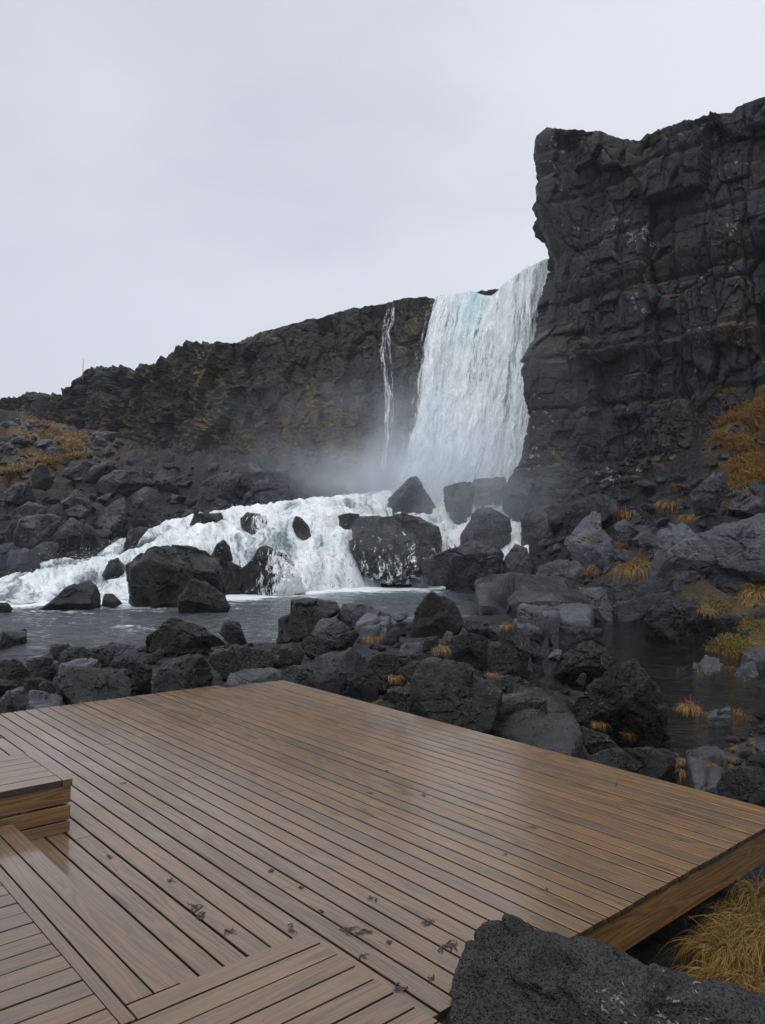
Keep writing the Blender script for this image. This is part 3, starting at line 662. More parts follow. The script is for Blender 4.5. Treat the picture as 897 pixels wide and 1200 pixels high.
RR = rapid_rows()
ctrl = []
for P, pts, d in rock_bases:
    ctrl.append((P[0], P[1], max(P[2]-.06, -1.15) if P[2] > -.78 or d > 30 else -1.35))
def cz(px, py, d): ctrl.append(tuple(up(px, py, d)))
def cw(px, py, z): q = onz(px, py, POOL); ctrl.append((q[0], q[1], z))
for q in [(60, 735), (110, 728), (200, 726), (290, 712), (420, 697), (480, 693), (40, 765), (10, 730), (320, 718), (150, 742), (520, 697), (460, 703), (300, 735), (90, 745)]: cw(*q, -1.7)
for q in [(720, 750), (790, 772), (760, 800), (840, 812), (730, 770), (760, 765), (715, 735), (738, 733), (690, 775), (700, 742), (890, 820), (800, 850), (830, 868), (790, 880)]: cw(*q, -1.9)
for q in [(610, 795), (640, 808), (590, 805), (560, 800), (440, 752), (660, 800)]: cw(*q, -1.25)
for q in [(850, 850), (700, 850), (720, 870), (860, 800), (800, 890)]: cw(*q, -1.1)
for k in range(4):
    for j in range(len(RAP_C)): ctrl.append((RR[k, j, 0], RR[k, j, 1], RR[k, j, 2]-(.75 if k < 3 else .9)))
for X, Y, z in [(0, 3, -.62), (0, 6, -.6), (-3, 4, -.6), (2, 4, -.6), (3, 6, -.75), (-5, 6, -.6), (0, 0, -.6), (-6, 0, -.5), (4, 0, -.4), (0, -4, -.2), (0, -8, 4), (-10, -8, 4), (10, -6, 5), (0, -14, 13), (-14, -14, 13), (14, -14, 14), (13, 1, 4), (1.78, 3.85, -.27), (2.3, 4.0, -.22), (1.5, 3.4, -.35), (2.7, 3.6, -.1), (2.6, 4.5, -.35), (3.4, 4.8, -.45), (6, 3, -.1), (1.2, 2.6, -.55), (8, 6, -.2), (-1.5, 8, -.62), (-9, 9, -.7), (-14, 12, -.9), (12, 14, -.2), (-60, 20, 6), (-40, 8, 2)]:  # includes unseen gorge side behind the camera, raised to block low sky light
    ctrl.append((X, Y, z))
for q in [(880, 700, 24), (900, 690, 25), (860, 715, 22.5), (880, 740, 19), (897, 760, 17.5), (850, 745, 18.5), (940, 700, 22), (850, 880, 7.2), (890, 850, 8.5), (900, 820, 10), (910, 785, 14),
          (860, 590, 30), (880, 560, 30.8), (870, 520, 31.7), (880, 490, 32.4), (890, 462, 33), (930, 500, 31), (830, 520, 33), (815, 590, 31), (760, 580, 35.5), (700, 575, 38.5), (650, 570, 41), (610, 575, 43.5), (740, 650, 30.5), (700, 670, 31.5), (640, 640, 37.5),
          (30, 560, 47), (40, 500, 60), (0, 478, 64), (60, 520, 56), (100, 545, 51), (85, 510, 58), (150, 545, 51), (200, 548, 50), (260, 548, 50), (330, 560, 49.5), (400, 570, 49), (20, 640, 36), (-60, 600, 40), (-60, 480, 62), (-150, 560, 50), (-200, 500, 70), (150, 520, 62), (-30, 690, 31)]: cz(*q)
for X, Y in [(-60, 85), (-20, 85), (10, 70), (30, 60), (60, 60), (-90, 60), (0, 130), (60, 120), (-90, 130)]: ctrl.append((X, Y, 5.0))
CT = np.array(ctrl)
def _phi(A, B): return np.sqrt(((A[:, None, :2]-B[None, :, :2])**2).sum(2)+.04)
_K = _phi(CT, CT)-np.eye(len(CT))*.10
_Aug = np.block([[_K, np.c_[np.ones(len(CT)), CT[:, :2]]], [np.r_[np.ones((1, len(CT))), CT[:, :2].T], np.zeros((3, 3))]])
_sol = np.linalg.solve(_Aug, np.r_[CT[:, 2], 0, 0, 0])
def terr(XY):
    out = np.empty(len(XY))
    for s in range(0, len(XY), 20000):
        q = XY[s:s+20000]
        out[s:s+20000] = _phi(q, CT)@_sol[:-3]+_sol[-3]+q@_sol[-2:]
    n = fbm(np.c_[XY*.8, np.zeros(len(XY))], 4)*.16+fbm(np.c_[XY*3.1, np.ones(len(XY))], 3)*.05
    far = np.clip((XY[:, 1]-9)/25, .25, 1.6)
    fx = fbm(np.c_[XY*.7, np.zeros(len(XY))+5], 3)*.6
    n = n+np.clip((XY[:, 1]-24)/8, 0, 1)*(blocks((XY[:, 0]+fx)/1.9, (XY[:, 1]+fx)/1.7, 21, .28, .5, .35)+blocks((XY[:, 0]+fx)/.8, (XY[:, 1]-fx)/.8, 22, .12, .3, .16))/1.3
    return np.clip(out, -2.2, 14)+n*far
MOSS = [(85, 525, 54, 3.2), (45, 495, 59, 3.0), (70, 535, 52, 2.2), (20, 555, 48, 2.0), (35, 520, 56, 2.2), (875, 530, 31.5, 1.3), (870, 570, 30.4, 1.0), (885, 485, 32.5, 1.1), (845, 470, 34, .9), (850, 510, 32.6, .9), (860, 745, 18.6, 1.3), (885, 750, 18, 1.2), (835, 716, 21, .9), (890, 695, 23.5, 1.0), (730, 650, 32, 1.0), (715, 660, 31, .9), (870, 880, 7.2, .5), (450, 790, 10.5, .5)]
def moss_at(P):
    m = np.zeros(len(P))
    for x, y, d, r in MOSS:
        q = up(x, y, d); dd = ((P-q)**2).sum(1); m = np.maximum(m, np.exp(-dd/(r*r)))
    return m
ys = np.concatenate([np.linspace(-14, .6, 20), np.geomspace(.9, 132, 520)])
aa = np.linspace(-1.15, 1.15, 560)
YY, AA = np.meshgrid(ys, aa, indexing='ij'); XX = AA*(np.maximum(YY, 0)+7)
XY = np.c_[XX.ravel(), YY.ravel()]
Z = terr(XY)
def deckuv(X, Y): return -.6635*X+.7482*Y, .7482*X+.6635*Y
du, dv = deckuv(XY[:, 0], XY[:, 1])
under = (du > 1.75) & (du < 7.9) & (dv < 5.4) & (dv > -6)
Z = np.where(under, np.minimum(Z, -.36), Z)
TV = np.c_[XY, Z]
me = mesh_np("ground", TV, grid_faces(len(ys), len(aa)))
attr(me, "moss", moss_at(TV)); sp = up(870, 712, 22.5); attr(me, "sand", np.exp(-((TV-sp)**2).sum(1)/2.2)+.8*np.exp(-((TV-up(880, 872, 7.6))**2).sum(1)/.5))
g = link("ground", me, M['ground']); props(g, "dark stony lava ground under the deck, rocks and water", kind="structure")

# ------------------------------------------------------------------ cliffs
def smooth_interp(x, xp, fp, w=0):
    return np.interp(x, xp, fp)
def plan_normals(P):
    T = np.gradient(P[:, :2], axis=0); T /= np.linalg.norm(T, axis=1)[:, None]+1e-9
    return np.c_[-T[:, 1], T[:, 0], np.zeros(len(T))]
def cliff(name, plan, ztop, zbase, rows, disp, mat, edge=None, back=9.0, moss_k=1.0, rimk=None):
    nc = len(plan); s = np.r_[0, np.cumsum(np.linalg.norm(np.diff(plan[:, :2], axis=0), axis=1))]
    N = plan_normals(plan)
    t = np.linspace(0, 1, rows)
    Zg = zbase[None, :]+(ztop-zbase)[None, :]*t[:, None]
    Sg = np.repeat(s[None, :], rows, 0)
    D = disp(Sg.ravel(), Zg.ravel()).reshape(rows, nc)
    D = D*(1-.6*np.clip(1-(ztop[None, :]-Zg)/.9, 0, 1))
    jag = rimk if rimk is not None else np.zeros(nc)
    X = plan[None, :, 0]+N[None, :, 0]*D; Y = plan[None, :, 1]+N[None, :, 1]*D
    Zd = Zg + .0
    # rounded, broken rim
    rim = fbm(np.c_[s*.9, s*0, s*0+3], 4)*.22+fbm(np.c_[s*3.5, s*0, s*0+7], 3)*.10
    if rimk is not None: rim = rim+rimk*(blocks(s/1.1, s*0+.3, 31, .22, .25, .12)+blocks((s+.3*np.sin(s*2.1))/.47, s*0+.7, 32, .13, .2, .05)+fbm(np.c_[s*.45, s*0, s*0+17], 3)*.5)
    Zd = Zd+rim[None, :]*np.clip((t[:, None]-.9)/.1, 0, 1)
    if edge is not None:
        w, dx = edge(s, Zd); X = X+w*dx
    V = [np.stack([X, Y, Zd], 2)]
    for k in range(1, 6):
        b = back*(k/5)**1.5
        q = V[0][-1].copy(); q[:, 0] -= N[:, 0]*b; q[:, 1] -= N[:, 1]*b
        q[:, 2] += -.12*b+.12*fbm(np.c_[s*.8, np.full(nc, k*1.7), s*0], 3)-.12
        V.append(q[None])
    V = np.concatenate(V, 0); P = V.reshape(-1, 3)
    me = mesh_np(name, P, grid_faces(V.shape[0], nc, flip=True), sharp=22)
    attr(me, "moss", moss_at(P)*moss_k)
    return link(name, me, mat), V
MOSS += [(822, 456, 34.6, .7), (868, 203, 34.2, .45), (850, 206, 34.4, .35), (810, 192, 35, .35), (742, 505, 37, .5), (690, 455, 39, .35), (770, 275, 36.8, .35), (420, 410, 54.5, .7), (330, 500, 58.5, .9), (215, 500, 64, .8), (238, 445, 63.5, 1.7), (248, 480, 62, 1.5), (390, 520, 55, 2.4), (360, 470, 57, 1.5), (280, 522, 60, 1.8), (470, 372, 52, 1.3), (120, 500, 70, 1.8)]
# big cliff at the right
pxs = np.r_[np.linspace(1400, 900, 130, endpoint=False), np.linspace(900, 634, 300)]
dep = np.interp(pxs, [634, 700, 760, 830, 897, 960, 1050, 1200, 1400], [42.5, 39.6, 37.6, 35.6, 34, 32.5, 30.5, 27.5, 24.5])
kx = np.ones(9)/9
dep = np.convolve(np.r_[[dep[0]]*4, dep, [dep[-1]]*4], kx, 'valid')
front = np.array([up(x, 620, d) for x, d in zip(pxs, dep)])
c0 = front[-1]; bk = [c0+np.array([-.10+.25*q*q*.3, q*1.0, 0]) for q in np.linspace(.15, 12, 50)]
plan = np.r_[front, np.array(bk)]
for _ in range(3):
    plan[1:-1] = .5*plan[1:-1]+.25*(plan[:-2]+plan[2:])
top_px = [(622, 160), (628, 153), (640, 149), (665, 151), (690, 151), (705, 155), (720, 160), (735, 165), (747, 166), (755, 157), (775, 149), (800, 140), (826, 134), (830, 129), (840, 133), (850, 133), (856, 133), (862, 126), (875, 120), (890, 115), (900, 113), (940, 105), (1050, 90), (1400, 40)]
tx = np.interp(pxs, *zip(*top_px))
ztop = np.array([up(x, y, d)[2] for x, y, d in zip(pxs, tx, dep)])
ztop = np.r_[ztop, np.full(50, ztop[-1])-np.linspace(0, .8, 50)]
zb = np.full(len(plan), -1.2)
def disp_r(s, z):
    P = np.c_[s, z, s*0]
    w1 = fbm(P*.22, 3)*1.1; w2 = fbm(P*.22+40, 3)*1.1; f1_ = fbm(P*1.7+11, 3)*.22; f2_ = fbm(P*1.7+23, 3)*.22
    w1 *= .40; w2 *= .40; sk = .22*z; s_ = s+sk*.3*np.sin(s*.05)
    d = blocks((s_+w1+f1_*.12)/3.2, (z+w2+f2_*.12)/4.2, 15, .50, .22, .12, True)
    d += blocks((s+w1+f1_*.12+2)/1.45, (z+w2+f2_*.12+1)/2.2, 2, .32, .18, .08, True)
    d += blocks((s+w1+f1_*.15)/.7, (z+w2+f2_*.15)/.8, 3, .095, .12, .04, True)
    d += blocks((s+f1_*.3)/.34, (z+f2_*.3)/.36, 4, .03, .06, .02, True)
    d += blocks((s+f1_*.1+.5*w1)/1.25, (z+f2_)/7.5, 7, .14, .10, .14, True)
    d += .16*np.clip(np.abs(((z+.6*fbm(np.c_[s*.12, s*0, s*0+31], 3))/2.9) % 1-.5)*2-.82, 0, 1)/.18*-1
    low = np.clip((8.5-z)/7, 0, 1); d += low*(1.0*(8.5-z)/7+.3*fbm(P*.9, 4)+blocks((s+f1_)/1.3, (z+f2_)/1.0, 5, .28, .6, .2)+blocks((s+f2_)/.6, (z+f1_)/.5, 6, .12, .35, .1))
    d += fbm(P*1.6, 6, gain=.62)*.045
    for z0, a_ in ((11.3, .40), (15.6, .22)):
        zz = z-z0-.7*fbm(np.c_[s*.16, s*0, s*0+z0], 3); d += (a_*np.clip(1-np.abs(zz)/1.1, 0, 1)*(zz < .0)+a_*.4*np.exp(-(zz/.5)**2))*np.clip((sE-s)/3-.2, 0, 1)
    return d
ED = [(600, 596), (570, 600), (550, 604), (530, 616), (480, 620), (470, 619), (430, 617), (415, 618), (400, 628), (385, 642), (340, 646), (305, 648), (281, 641), (250, 629), (240, 625), (213, 626), (207, 633), (190, 625), (170, 621), (158, 624), (150, 634)]
ezs = np.array([up(628, y, 42.5)[2] for y, x in ED]); edx = np.array([(x-634)*42.5/905 for y, x in ED])
sE = np.linalg.norm(np.diff(front[:, :2], axis=0), axis=1).sum()
def edge_r(s, Zd):
    w = np.exp(-((np.minimum(s-sE, 0))/1.7)**2)*np.exp(-(np.maximum(s-sE, 0)/6)**2)
    return w[None, :], np.interp(Zd, ezs, edx)
def disp_r2(s, z):
    return disp_r(s, z)*(1-.75*np.exp(-((s-sE)/1.1)**2))
cr, _ = cliff("cliff", plan, ztop, zb, 430, disp_r2, M['cliff'], edge_r)
props(cr, "tall dark basalt cliff rising right of the waterfall with blocky cracked faces", "cliff", kind="thing")
# long lower wall at the left, behind the waterfall
pxs2 = np.linspace(690, -260, 900)
dep2 = np.interp(pxs2, [-260, -120, -40, 40, 100, 200, 280, 360, 440, 500, 560, 640, 690], [104, 92, 84, 77.5, 72.5, 66, 61.3, 57.3, 53.6, 51.6, 50, 48.2, 47])
plan2 = np.array([up(x, 560, d) for x, d in zip(pxs2, dep2)])[::1]
LT = [(-260, 510), (-120, 490), (-40, 476), (0, 468), (10, 465), (25, 463), (40, 458), (55, 463), (65, 460), (80, 450), (92, 443), (95, 435), (100, 429), (120, 430), (140, 430), (160, 430), (175, 428), (180, 420), (195, 411), (210, 404), (225, 401), (245, 401), (265, 403), (280, 400), (310, 388), (345, 378), (370, 371), (400, 364), (430, 358), (455, 352), (480, 348), (500, 347), (508, 350), (540, 346), (556, 342), (564, 339), (578, 339), (586, 337), (600, 330), (640, 312), (690, 300)]
ty = np.interp(pxs2, *zip(*LT))
ztop2 = np.array([up(x, y, d)[2] for x, y, d in zip(pxs2, ty, dep2)])
zb2 = np.full(len(plan2), 1.5)
def disp_l(s, z):
    px = np.interp(s, S2, pxs2)
    rough = np.interp(px, [0, 180, 270, 330, 700], [2.0, 1.9, 1.4, .6, .5])
    P = np.c_[s, z, s*0+9]
    w1 = fbm(P*.25, 3)*1.8; w2 = fbm(P*.25+40, 3)*1.8
    f1_ = fbm(P*1.9+5, 3)*.25; f2_ = fbm(P*1.9+15, 3)*.25
    w1 *= .5; w2 *= .5
    d = blocks((s+w1+f1_)/2.6, (z+w2+f2_)/5.2, 11, .50, .30, .28, True)
    d += rough*blocks((s+w1*.7+f1_)/1.25, (z+w2+f2_)/1.9, 12, .40, .24, .22, True)
    d += rough*blocks((s+w1*.4+f1_)/.6, (z+w2*.4+f2_)/.7, 13, .12, .14, .08, True)
    d += rough*blocks((s+f2_)/.32, (z+f1_)/.34, 14, .03, .06, .03)
    d += rough*fbm(P*1.1, 6, gain=.66)*.26+.22*fbm(np.c_[s*.9, z*.12, s*0], 4)
    d += np.clip((8-z)/6, 0, 1)*1.3
    return d
S2 = np.r_[0, np.cumsum(np.linalg.norm(np.diff(plan2[:, :2], axis=0), axis=1))]
cl, _ = cliff("cliff", plan2, ztop2, zb2, 300, disp_l, M['wall'], None, rimk=np.interp(pxs2, [0, 190, 300, 340], [1, 1, .35, 0]))
props(cl, "long lower rock wall stretching left from behind the waterfall", "cliff", kind="thing")
# ------------------------------------------------------------------ water
def bilerp_rows(rows, nu, nv, sub=None):
    """rows: K x J x 3 control grid -> nv x nu x 3 (catmull-rom across and along)"""
    def cr(A, n):
        K = len(A); t = np.linspace(0, K-1, n); i = np.minimum(np.floor(t).astype(int), K-2); f = (t-i).reshape((-1,)+(1,)*(A.ndim-1))
        p0 = A[np.maximum(i-1, 0)]; p1 = A[i]; p2 = A[i+1]; p3 = A[np.minimum(i+2, K-1)]
        return .5*((2*p1)+(-p0+p2)*f+(2*p0-5*p1+4*p2-p3)*f*f+(-p0+3*p1-3*p2+p3)*f**3)
    A = cr(rows, nv); return np.swapaxes(cr(np.swapaxes(A, 0, 1), nu), 0, 1)
G = bilerp_rows(RR, 460, 200); P = G.reshape(-1, 3)
vv = np.repeat(np.linspace(0, 1, 200), 460)
n = fbm(np.c_[P[:, 0]*.55, P[:, 1]*.8, P[:, 2]*.5], 5, gain=.55, ridged=True)
n2 = fbm(P*2.6, 4, gain=.6)
amp = np.sin(np.clip(vv*1.05, 0, 1)*pi)**.5
P2 = P.copy(); uu_ = np.tile(np.linspace(0, 32, 460), 200)
ph = vv*2.6+.55*fbm(np.c_[uu_*.16, vv*1.2, vv*0], 3); P2[:, 2] += amp*(.34*np.abs(np.sin(ph*pi))-.15)
fl = fbm(np.c_[uu_*.7+1.2*fbm(P*.6, 2), vv*3.6, vv*0+5], 5, gain=.6, ridged=True); P2[:, 2] += amp*.17*fl
P2[:, 2] += amp*(.46*n+.10*n2-.18); P2[:, 1] += -amp*.2*fbm(P*1.3+30, 3)
lobes = np.exp(-((vv-.66)/.2)**2)*fbm(np.c_[P[:, 0]*.35, P[:, 0]*0, P[:, 0]*0+2], 3)*.5; P2[:, 2] += lobes
P2[:, 1] += vv**4*1.1*fbm(np.c_[P[:, 0]*.5, P[:, 0]*0, P[:, 0]*0+8], 3)
for _d, _s, _l, _p, _k in ROCKS:
    if _s == 'wet' and _d > 31:
        c_ = up(_p[:, 0].mean(), _p[:, 1].mean(), _d); r_ = np.ptp(_p[:, 0])*_d/905*.55
        P2[:, 2] -= .75*np.exp(-(((P2[:, 0]-c_[0])/r_)**2+((P2[:, 1]-c_[1]+.4)/(r_*1.1))**2))
me = mesh_np("rapids", P2, grid_faces(200, 460)); uvl = me.uv_layers.new(name="UVMap"); li = np.empty(len(me.loops), np.int32); me.loops.foreach_get("vertex_index", li)
uvl.data.foreach_set("uv", np.c_[uu_[li], vv[li]*12].astype(np.float32).ravel()); attr(me, "flow", .5+.5*fl-.25*np.cos(ph*2*pi)); attr(me, "foam", np.clip(.62+.35*np.sin(vv*pi)+.5*lobes-.75*np.exp(-((P[:, 0]+13)/2.6)**2-((vv-.38)/.16)**2), 0, 1.3))
o = link("rapids", me, M['rapid']); props(o, "white water tumbling over the rocks below the waterfall", kind="structure")
# pool and pond: one flat sheet of water
xs = np.linspace(-45, 22, 430); ysw = np.r_[np.geomspace(4.5, 20, 190), np.linspace(20.1, 46, 230)]
YW, XW = np.meshgrid(ysw, xs, indexing='ij'); W = np.c_[XW.ravel(), YW.ravel()]
foot = bilerp_rows(RR[3:4].repeat(2, 0), 200, 2)[0][:, :2]
fy = np.interp(W[:, 0], foot[:, 0], foot[:, 1]); dist = np.abs(fy-W[:, 1]+.9*fbm(np.c_[W*.55, W[:, :1]*0], 4))
Zw = np.full(len(W), POOL)
chop = np.clip((W[:, 1]-13)/5, 0, 1)*np.clip((5.0-(W[:, 0]-.02*W[:, 1]))/3.0, 0, 1)
Zw += chop*(fbm(np.c_[W*np.array([.8, 1.3]), Zw*0], 3)*.09+fbm(np.c_[W*np.array([2.2, 2.9]), Zw*0+4], 3)*.05)
foam = np.exp(-np.maximum(dist, 0)/(1.6+.9*fbm(np.c_[W*.35, Zw*0], 2)))*1.0+.44*chop*np.exp(-np.maximum(dist-2, 0)/14)+.26*np.exp(-(((W[:, 0]+6.2)/1.4)**2+((W[:, 1]-20.5)/1.3)**2))
foam *= chop; foam = np.where(W[:, 0] > 2.8, foam*np.exp(-(W[:, 0]-2.8)/1.1), foam)
teal = np.exp(-((W[:, 0]-0)/4)**2-((dist-2.5)/3)**2)
me = mesh_np("pool_water", np.c_[W, Zw], grid_faces(len(ysw), len(xs)))
attr(me, "foam", foam); attr(me, "chop", chop); attr(me, "teal", teal)
o = link("pool_water", me, M['pool']); props(o, "grey pool and dark still pond between the boulders", kind="structure")
# waterfall sheets
FV = [0, .22, .5, .75, 1.0]
FL = [(505, 347, 50.3), (489, 402, 49), (479, 472, 48.2), (468, 532, 47.5), (438, 592, 46.8)]
FR = [(655, 300, 46.6), (652, 360, 45.6), (648, 450, 45.2), (646, 530, 44.9), (645, 605, 44.6)]
LIP = [(505, 347), (520, 344), (540, 341), (556, 340), (565, 344), (576, 345), (584, 339), (592, 330), (605, 320), (620, 311), (637, 303.5), (655, 297)]
def fall(name, seed, doff, u0, u1, mat, parent, thin0):
    nu, nv = 260, 420
    u = np.linspace(u0, u1, nu); v = np.r_[np.linspace(-.06, 0, 14, endpoint=False), np.linspace(0, 1, nv-14)]
    vc = np.clip(v, 0, 1)
    L = np.stack([np.interp(vc, FV, [q[k] for q in FL]) for k in range(3)], 1); Rr = np.stack([np.interp(vc, FV, [q[k] for q in FR]) for k in range(3)], 1)
    k = np.ones(21)/21
    for A in (L, Rr):
        for c in range(3): A[:, c] = np.convolve(np.pad(A[:, c], 10, mode='reflect', reflect_type='odd'), k, 'valid')
    lx = 505+(655-505)*u; ly = np.interp(lx, *zip(*LIP)); straight = 347+(300-347)*u
    PX = L[:, None, 0]+(Rr-L)[:, None, 0]*u; PY = L[:, None, 1]+(Rr-L)[:, None, 1]*u+(ly-straight)[None, :]*((1-vc)**2)[:, None]
    DD = L[:, None, 2]+(Rr-L)[:, None, 2]*u+doff
    V = np.zeros((nv, nu, 3))
    for i in range(nv):
        d = np.stack([(PX[i]-CX)/F, -(PY[i]-CY)/F, -np.ones(nu)], 1)@RM.T
        V[i] = np.array([0, 0, H])+d*(DD[i]/d[:, 1])[:, None]
    U = (u[None, :]*8.2+0*vc[:, None]).ravel(); Vd = (v[:, None]*13.5+0*u[None, :]).ravel()
    q = np.c_[U, Vd, U*0+seed]
    D = fbm(q*[.55, .07, 1], 4)*.75+fbm(q*[2.2, .45, 1], 4, gain=.6)*.26+fbm(q*[5.5, 1.6, 1], 3, gain=.6)*.06
    grow = np.clip(.25+1.1*np.clip(v, 0, 1), 0, 1.1)
    Dg = D.reshape(nv, nu)*grow[:, None]
    V[:, :, 1] -= Dg; V[:, :, 0] += .25*fbm(q*[1.5, .8, 1]+60, 3).reshape(nv, nu)*grow[:, None]
    back = np.clip(-v/.06, 0, 1); V[:, :, 1] += (back*5.0)[:, None]; V[:, :, 2] -= (back*.15)[:, None]
    V[:, :, 2] += (fbm(q*[1.4, 0, 1]+9, 4).reshape(nv, nu)*.16)*np.exp(-np.clip(v, 0, 1)*10)[:, None]
    me = mesh_np(name, V.reshape(-1, 3), grid_faces(nv, nu, flip=False))
    uvl = me.uv_layers.new(name="UVMap"); li = np.empty(len(me.loops), np.int32); me.loops.foreach_get("vertex_index", li)
    uvl.data.foreach_set("uv", np.c_[U[li]+seed*3.1, Vd[li]].astype(np.float32).ravel())
    uu = np.repeat(u[None, :], nv, 0); v2 = np.repeat(v[:, None], nu, 1)
    th = thin0+1.15*np.exp(-((uu-u0)/(.05+.07*np.clip(v2, 0, 1)))**2)+.55*np.clip((uu-.62)/.2, 0, 1)*np.exp(-((v2-.25)/.3)**2)+.3*np.clip((uu-.3)/.1, 0, 1)*np.clip((v2-.08)/.1, 0, 1)*np.exp(-((uu-.42)/.14)**2-((v2-.35)/.3)**2)
    attr(me, "thin", th.ravel()); attr(me, "teal", (np.exp(-((uu-.36-.12*(-v2))/.075)**2-((v2-.05)/.2)**2)).ravel())
    return link(name, me, mat, parent)
wf = empty("waterfall", tuple(onz(540, 640, 3.0)))
def keep(o, par):
    o.parent = par; o.matrix_parent_inverse = Matrix.Translation(-Vector(par.location))
for a in [("water_curtain", 4, .0, 0.0, 1.0, M['fall'], None, .05), ("water_curtain", 9, .75, .02, 1.0, M['fall_back'], None, .0), ("water_strands", 15, -.55, -.02, .97, M['fall_front'], None, .0)]:
    keep(fall(*a), wf)
props(wf, "broad white waterfall plunging between the low wall and the tall cliff", "waterfall")
def ribbon(name, paths, mat, wid):
    V = []; Fc = []; UV = []
    for k, (pth, w) in enumerate(paths):
        pth = np.array(pth, float); t = np.linspace(0, 1, 60); tt = np.linspace(0, 1, len(pth))
        x = np.interp(t, tt, pth[:, 0]); y = np.interp(t, tt, pth[:, 1]); d = np.interp(t, tt, pth[:, 2])
        for i in range(60):
            c = up(x[i], y[i], d[i]); c[0] += .12*perlin(np.array([[t[i]*9, k*3.3, .5]]))[0]
            ww = w*(.6+.8*abs(perlin(np.array([[t[i]*6, k*7.7, 4.5]]))[0]))
            for s in (-1, -.5, 0, .5, 1):
                V.append(c+np.array([s*ww, -.12*(1-s*s)-.0, 0])); UV.append((s*ww+k*5, t[i]*8))
            if i:
                b = len(V)-10
                for j in range(4): Fc.append((b+j, b+j+1, b+j+6, b+j+5))
    me = mesh_np(name, V, Fc); l = me.uv_layers.new(name="UVMap"); li = np.empty(len(me.loops), np.int32); me.loops.foreach_get("vertex_index", li)
    l.data.foreach_set("uv", np.array(UV, np.float32)[li].ravel())
    return link(name, me, mat)
o = ribbon("waterfall", [([(458, 354, 52.0), (453, 378, 51.2), (449, 408, 50.9), (452, 430, 50.7), (455, 470, 50.4), (453, 510, 50.0), (450, 550, 49.6)], .2), ([(460, 360, 51.9), (461, 376, 51.0), (455, 392, 50.8), (457, 425, 50.6), (458, 445, 50.5), (459, 490, 50.2), (456, 530, 49.8)], .14), ([(452, 380, 51.2), (447, 400, 50.9), (446, 420, 50.7), (450, 438, 50.6)], .08)], M['trickle'], .2)
props(o, "thin trickling fall running down the wall left of the broad waterfall", "waterfall")
# spray drops thrown up by the white water
rg = np.random.default_rng(21)
dv_, df_ = ico(1); VV = []; FF = []
def drop(c, r):
    b = len(VV)*len(dv_); VV.append(dv_*r*np.array([1, 1, rg.uniform(.8, 1.8)])+c); FF.append(df_+b)
idx = rg.integers(0, len(P2), 900)
for i in idx:
    if amp[i] > .4: drop(P2[i]+np.array([rg.normal()*.15, -.1+rg.normal()*.1, abs(rg.normal())*.22]), rg.uniform(.006, .016))
for (x, y, d, n_, sx, sy) in [(480, 560, 46.3, 150, 18, 18), (300, 595, 41.5, 80, 25, 6), (100, 650, 34, 90, 25, 10), (250, 645, 33, 90, 10, 14), (430, 650, 39, 120, 18, 10), (520, 615, 41, 60, 10, 10), (487, 450, 48, 120, 7, 70)]:
    for k in range(n_):
        c = up(x+rg.normal()*sx, y-abs(rg.normal())*sy+4, d+rg.normal()*.4); drop(c, rg.uniform(.006, .015))
o = link("spray", mesh_np("spray", np.concatenate(VV), np.concatenate(FF)), M['spray']); props(o, "white spray drops flying above the cascade", kind="stuff")
# ------------------------------------------------------------------ wooden deck
A2 = np.array([-.6635, .7482]); B2 = np.array([.7482, .6635])
def DP(u, v, z): q = A2*u+B2*v; return (float(q[0]), float(q[1]), float(z))
def board(mb, u0, u1, v0, v1, z0, z1, run, bv=.004, edge=True):
    """a plank with eased edges; run 'u' or 'v' tells its long direction"""
    dz = random.uniform(-.0012, .0012); z1 = z1+dz
    if run == 'u': L0, L1, w0, w1 = u0, u1, v0, v1
    else: L0, L1, w0, w1 = v0, v1, u0, u1
    w0 += random.uniform(-.0008, .0008); w1 += random.uniform(-.0008, .0008)
    prof = [(w0, z0), (w1, z0), (w1, z1-bv), (w1-bv*.3, z1-bv*.3), (w1-bv, z1), (w0+bv, z1), (w0+bv*.3, z1-bv*.3), (w0, z1-bv)]
    b = len(mb.v); n = len(prof)
    for L in (L0, L1):
        for w, z in prof:
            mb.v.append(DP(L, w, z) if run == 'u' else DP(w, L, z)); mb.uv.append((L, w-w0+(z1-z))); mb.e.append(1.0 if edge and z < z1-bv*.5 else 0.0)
    for i in range(n):
        j = (i+1) % n
        q = (b+i, b+j, b+n+j, b+n+i)
        mb.f.append(q if run == 'v' else q[::-1])
    c0 = tuple(range(b, b+n)); c1 = tuple(range(b+n, b+2*n))
    mb.f.append(c0[::-1] if run == 'v' else c0); mb.f.append(c1 if run == 'v' else c1[::-1])
def slabface(mb, u0, u1, v0, v1, z0, z1, run): board(mb, u0, u1, v0, v1, z0, z1, run, .003, edge=z1-z0 < .035)
deck = empty("wooden_deck", DP(4.7, 3, 0)); props(deck, "large wet brown plank deck facing the waterfall", "deck")
UN, UF, UF2, VM = 1.95, 7.71, 7.53, 5.182
mb = MB(); pitch, gap = .1085, .0105
v = VM; k = 0
while v > -3.2:
    v0, v1 = v-pitch+gap, v
    far = UF2 if v0 > 4.36 else UF
    cuts = [UN]
    # staggered butt joints
    for j in (random.choice([3.1, 3.7, 4.3, 4.9]), random.choice([5.5, 6.1, 6.7])):
        if random.random() < .55: cuts.append(j+random.uniform(-.03, .03))
    cuts.append(far)
    for a, b in zip(cuts[:-1], cuts[1:]): board(mb, a+(.0015 if a > UN else random.uniform(-.003, .003)), b-(.0015 if b < far else random.uniform(-.004, .004)), v0, v1, -.028, 0, 'u')
    v -= pitch; k += 1
keep(mb.build("planks", M['deck']), deck)
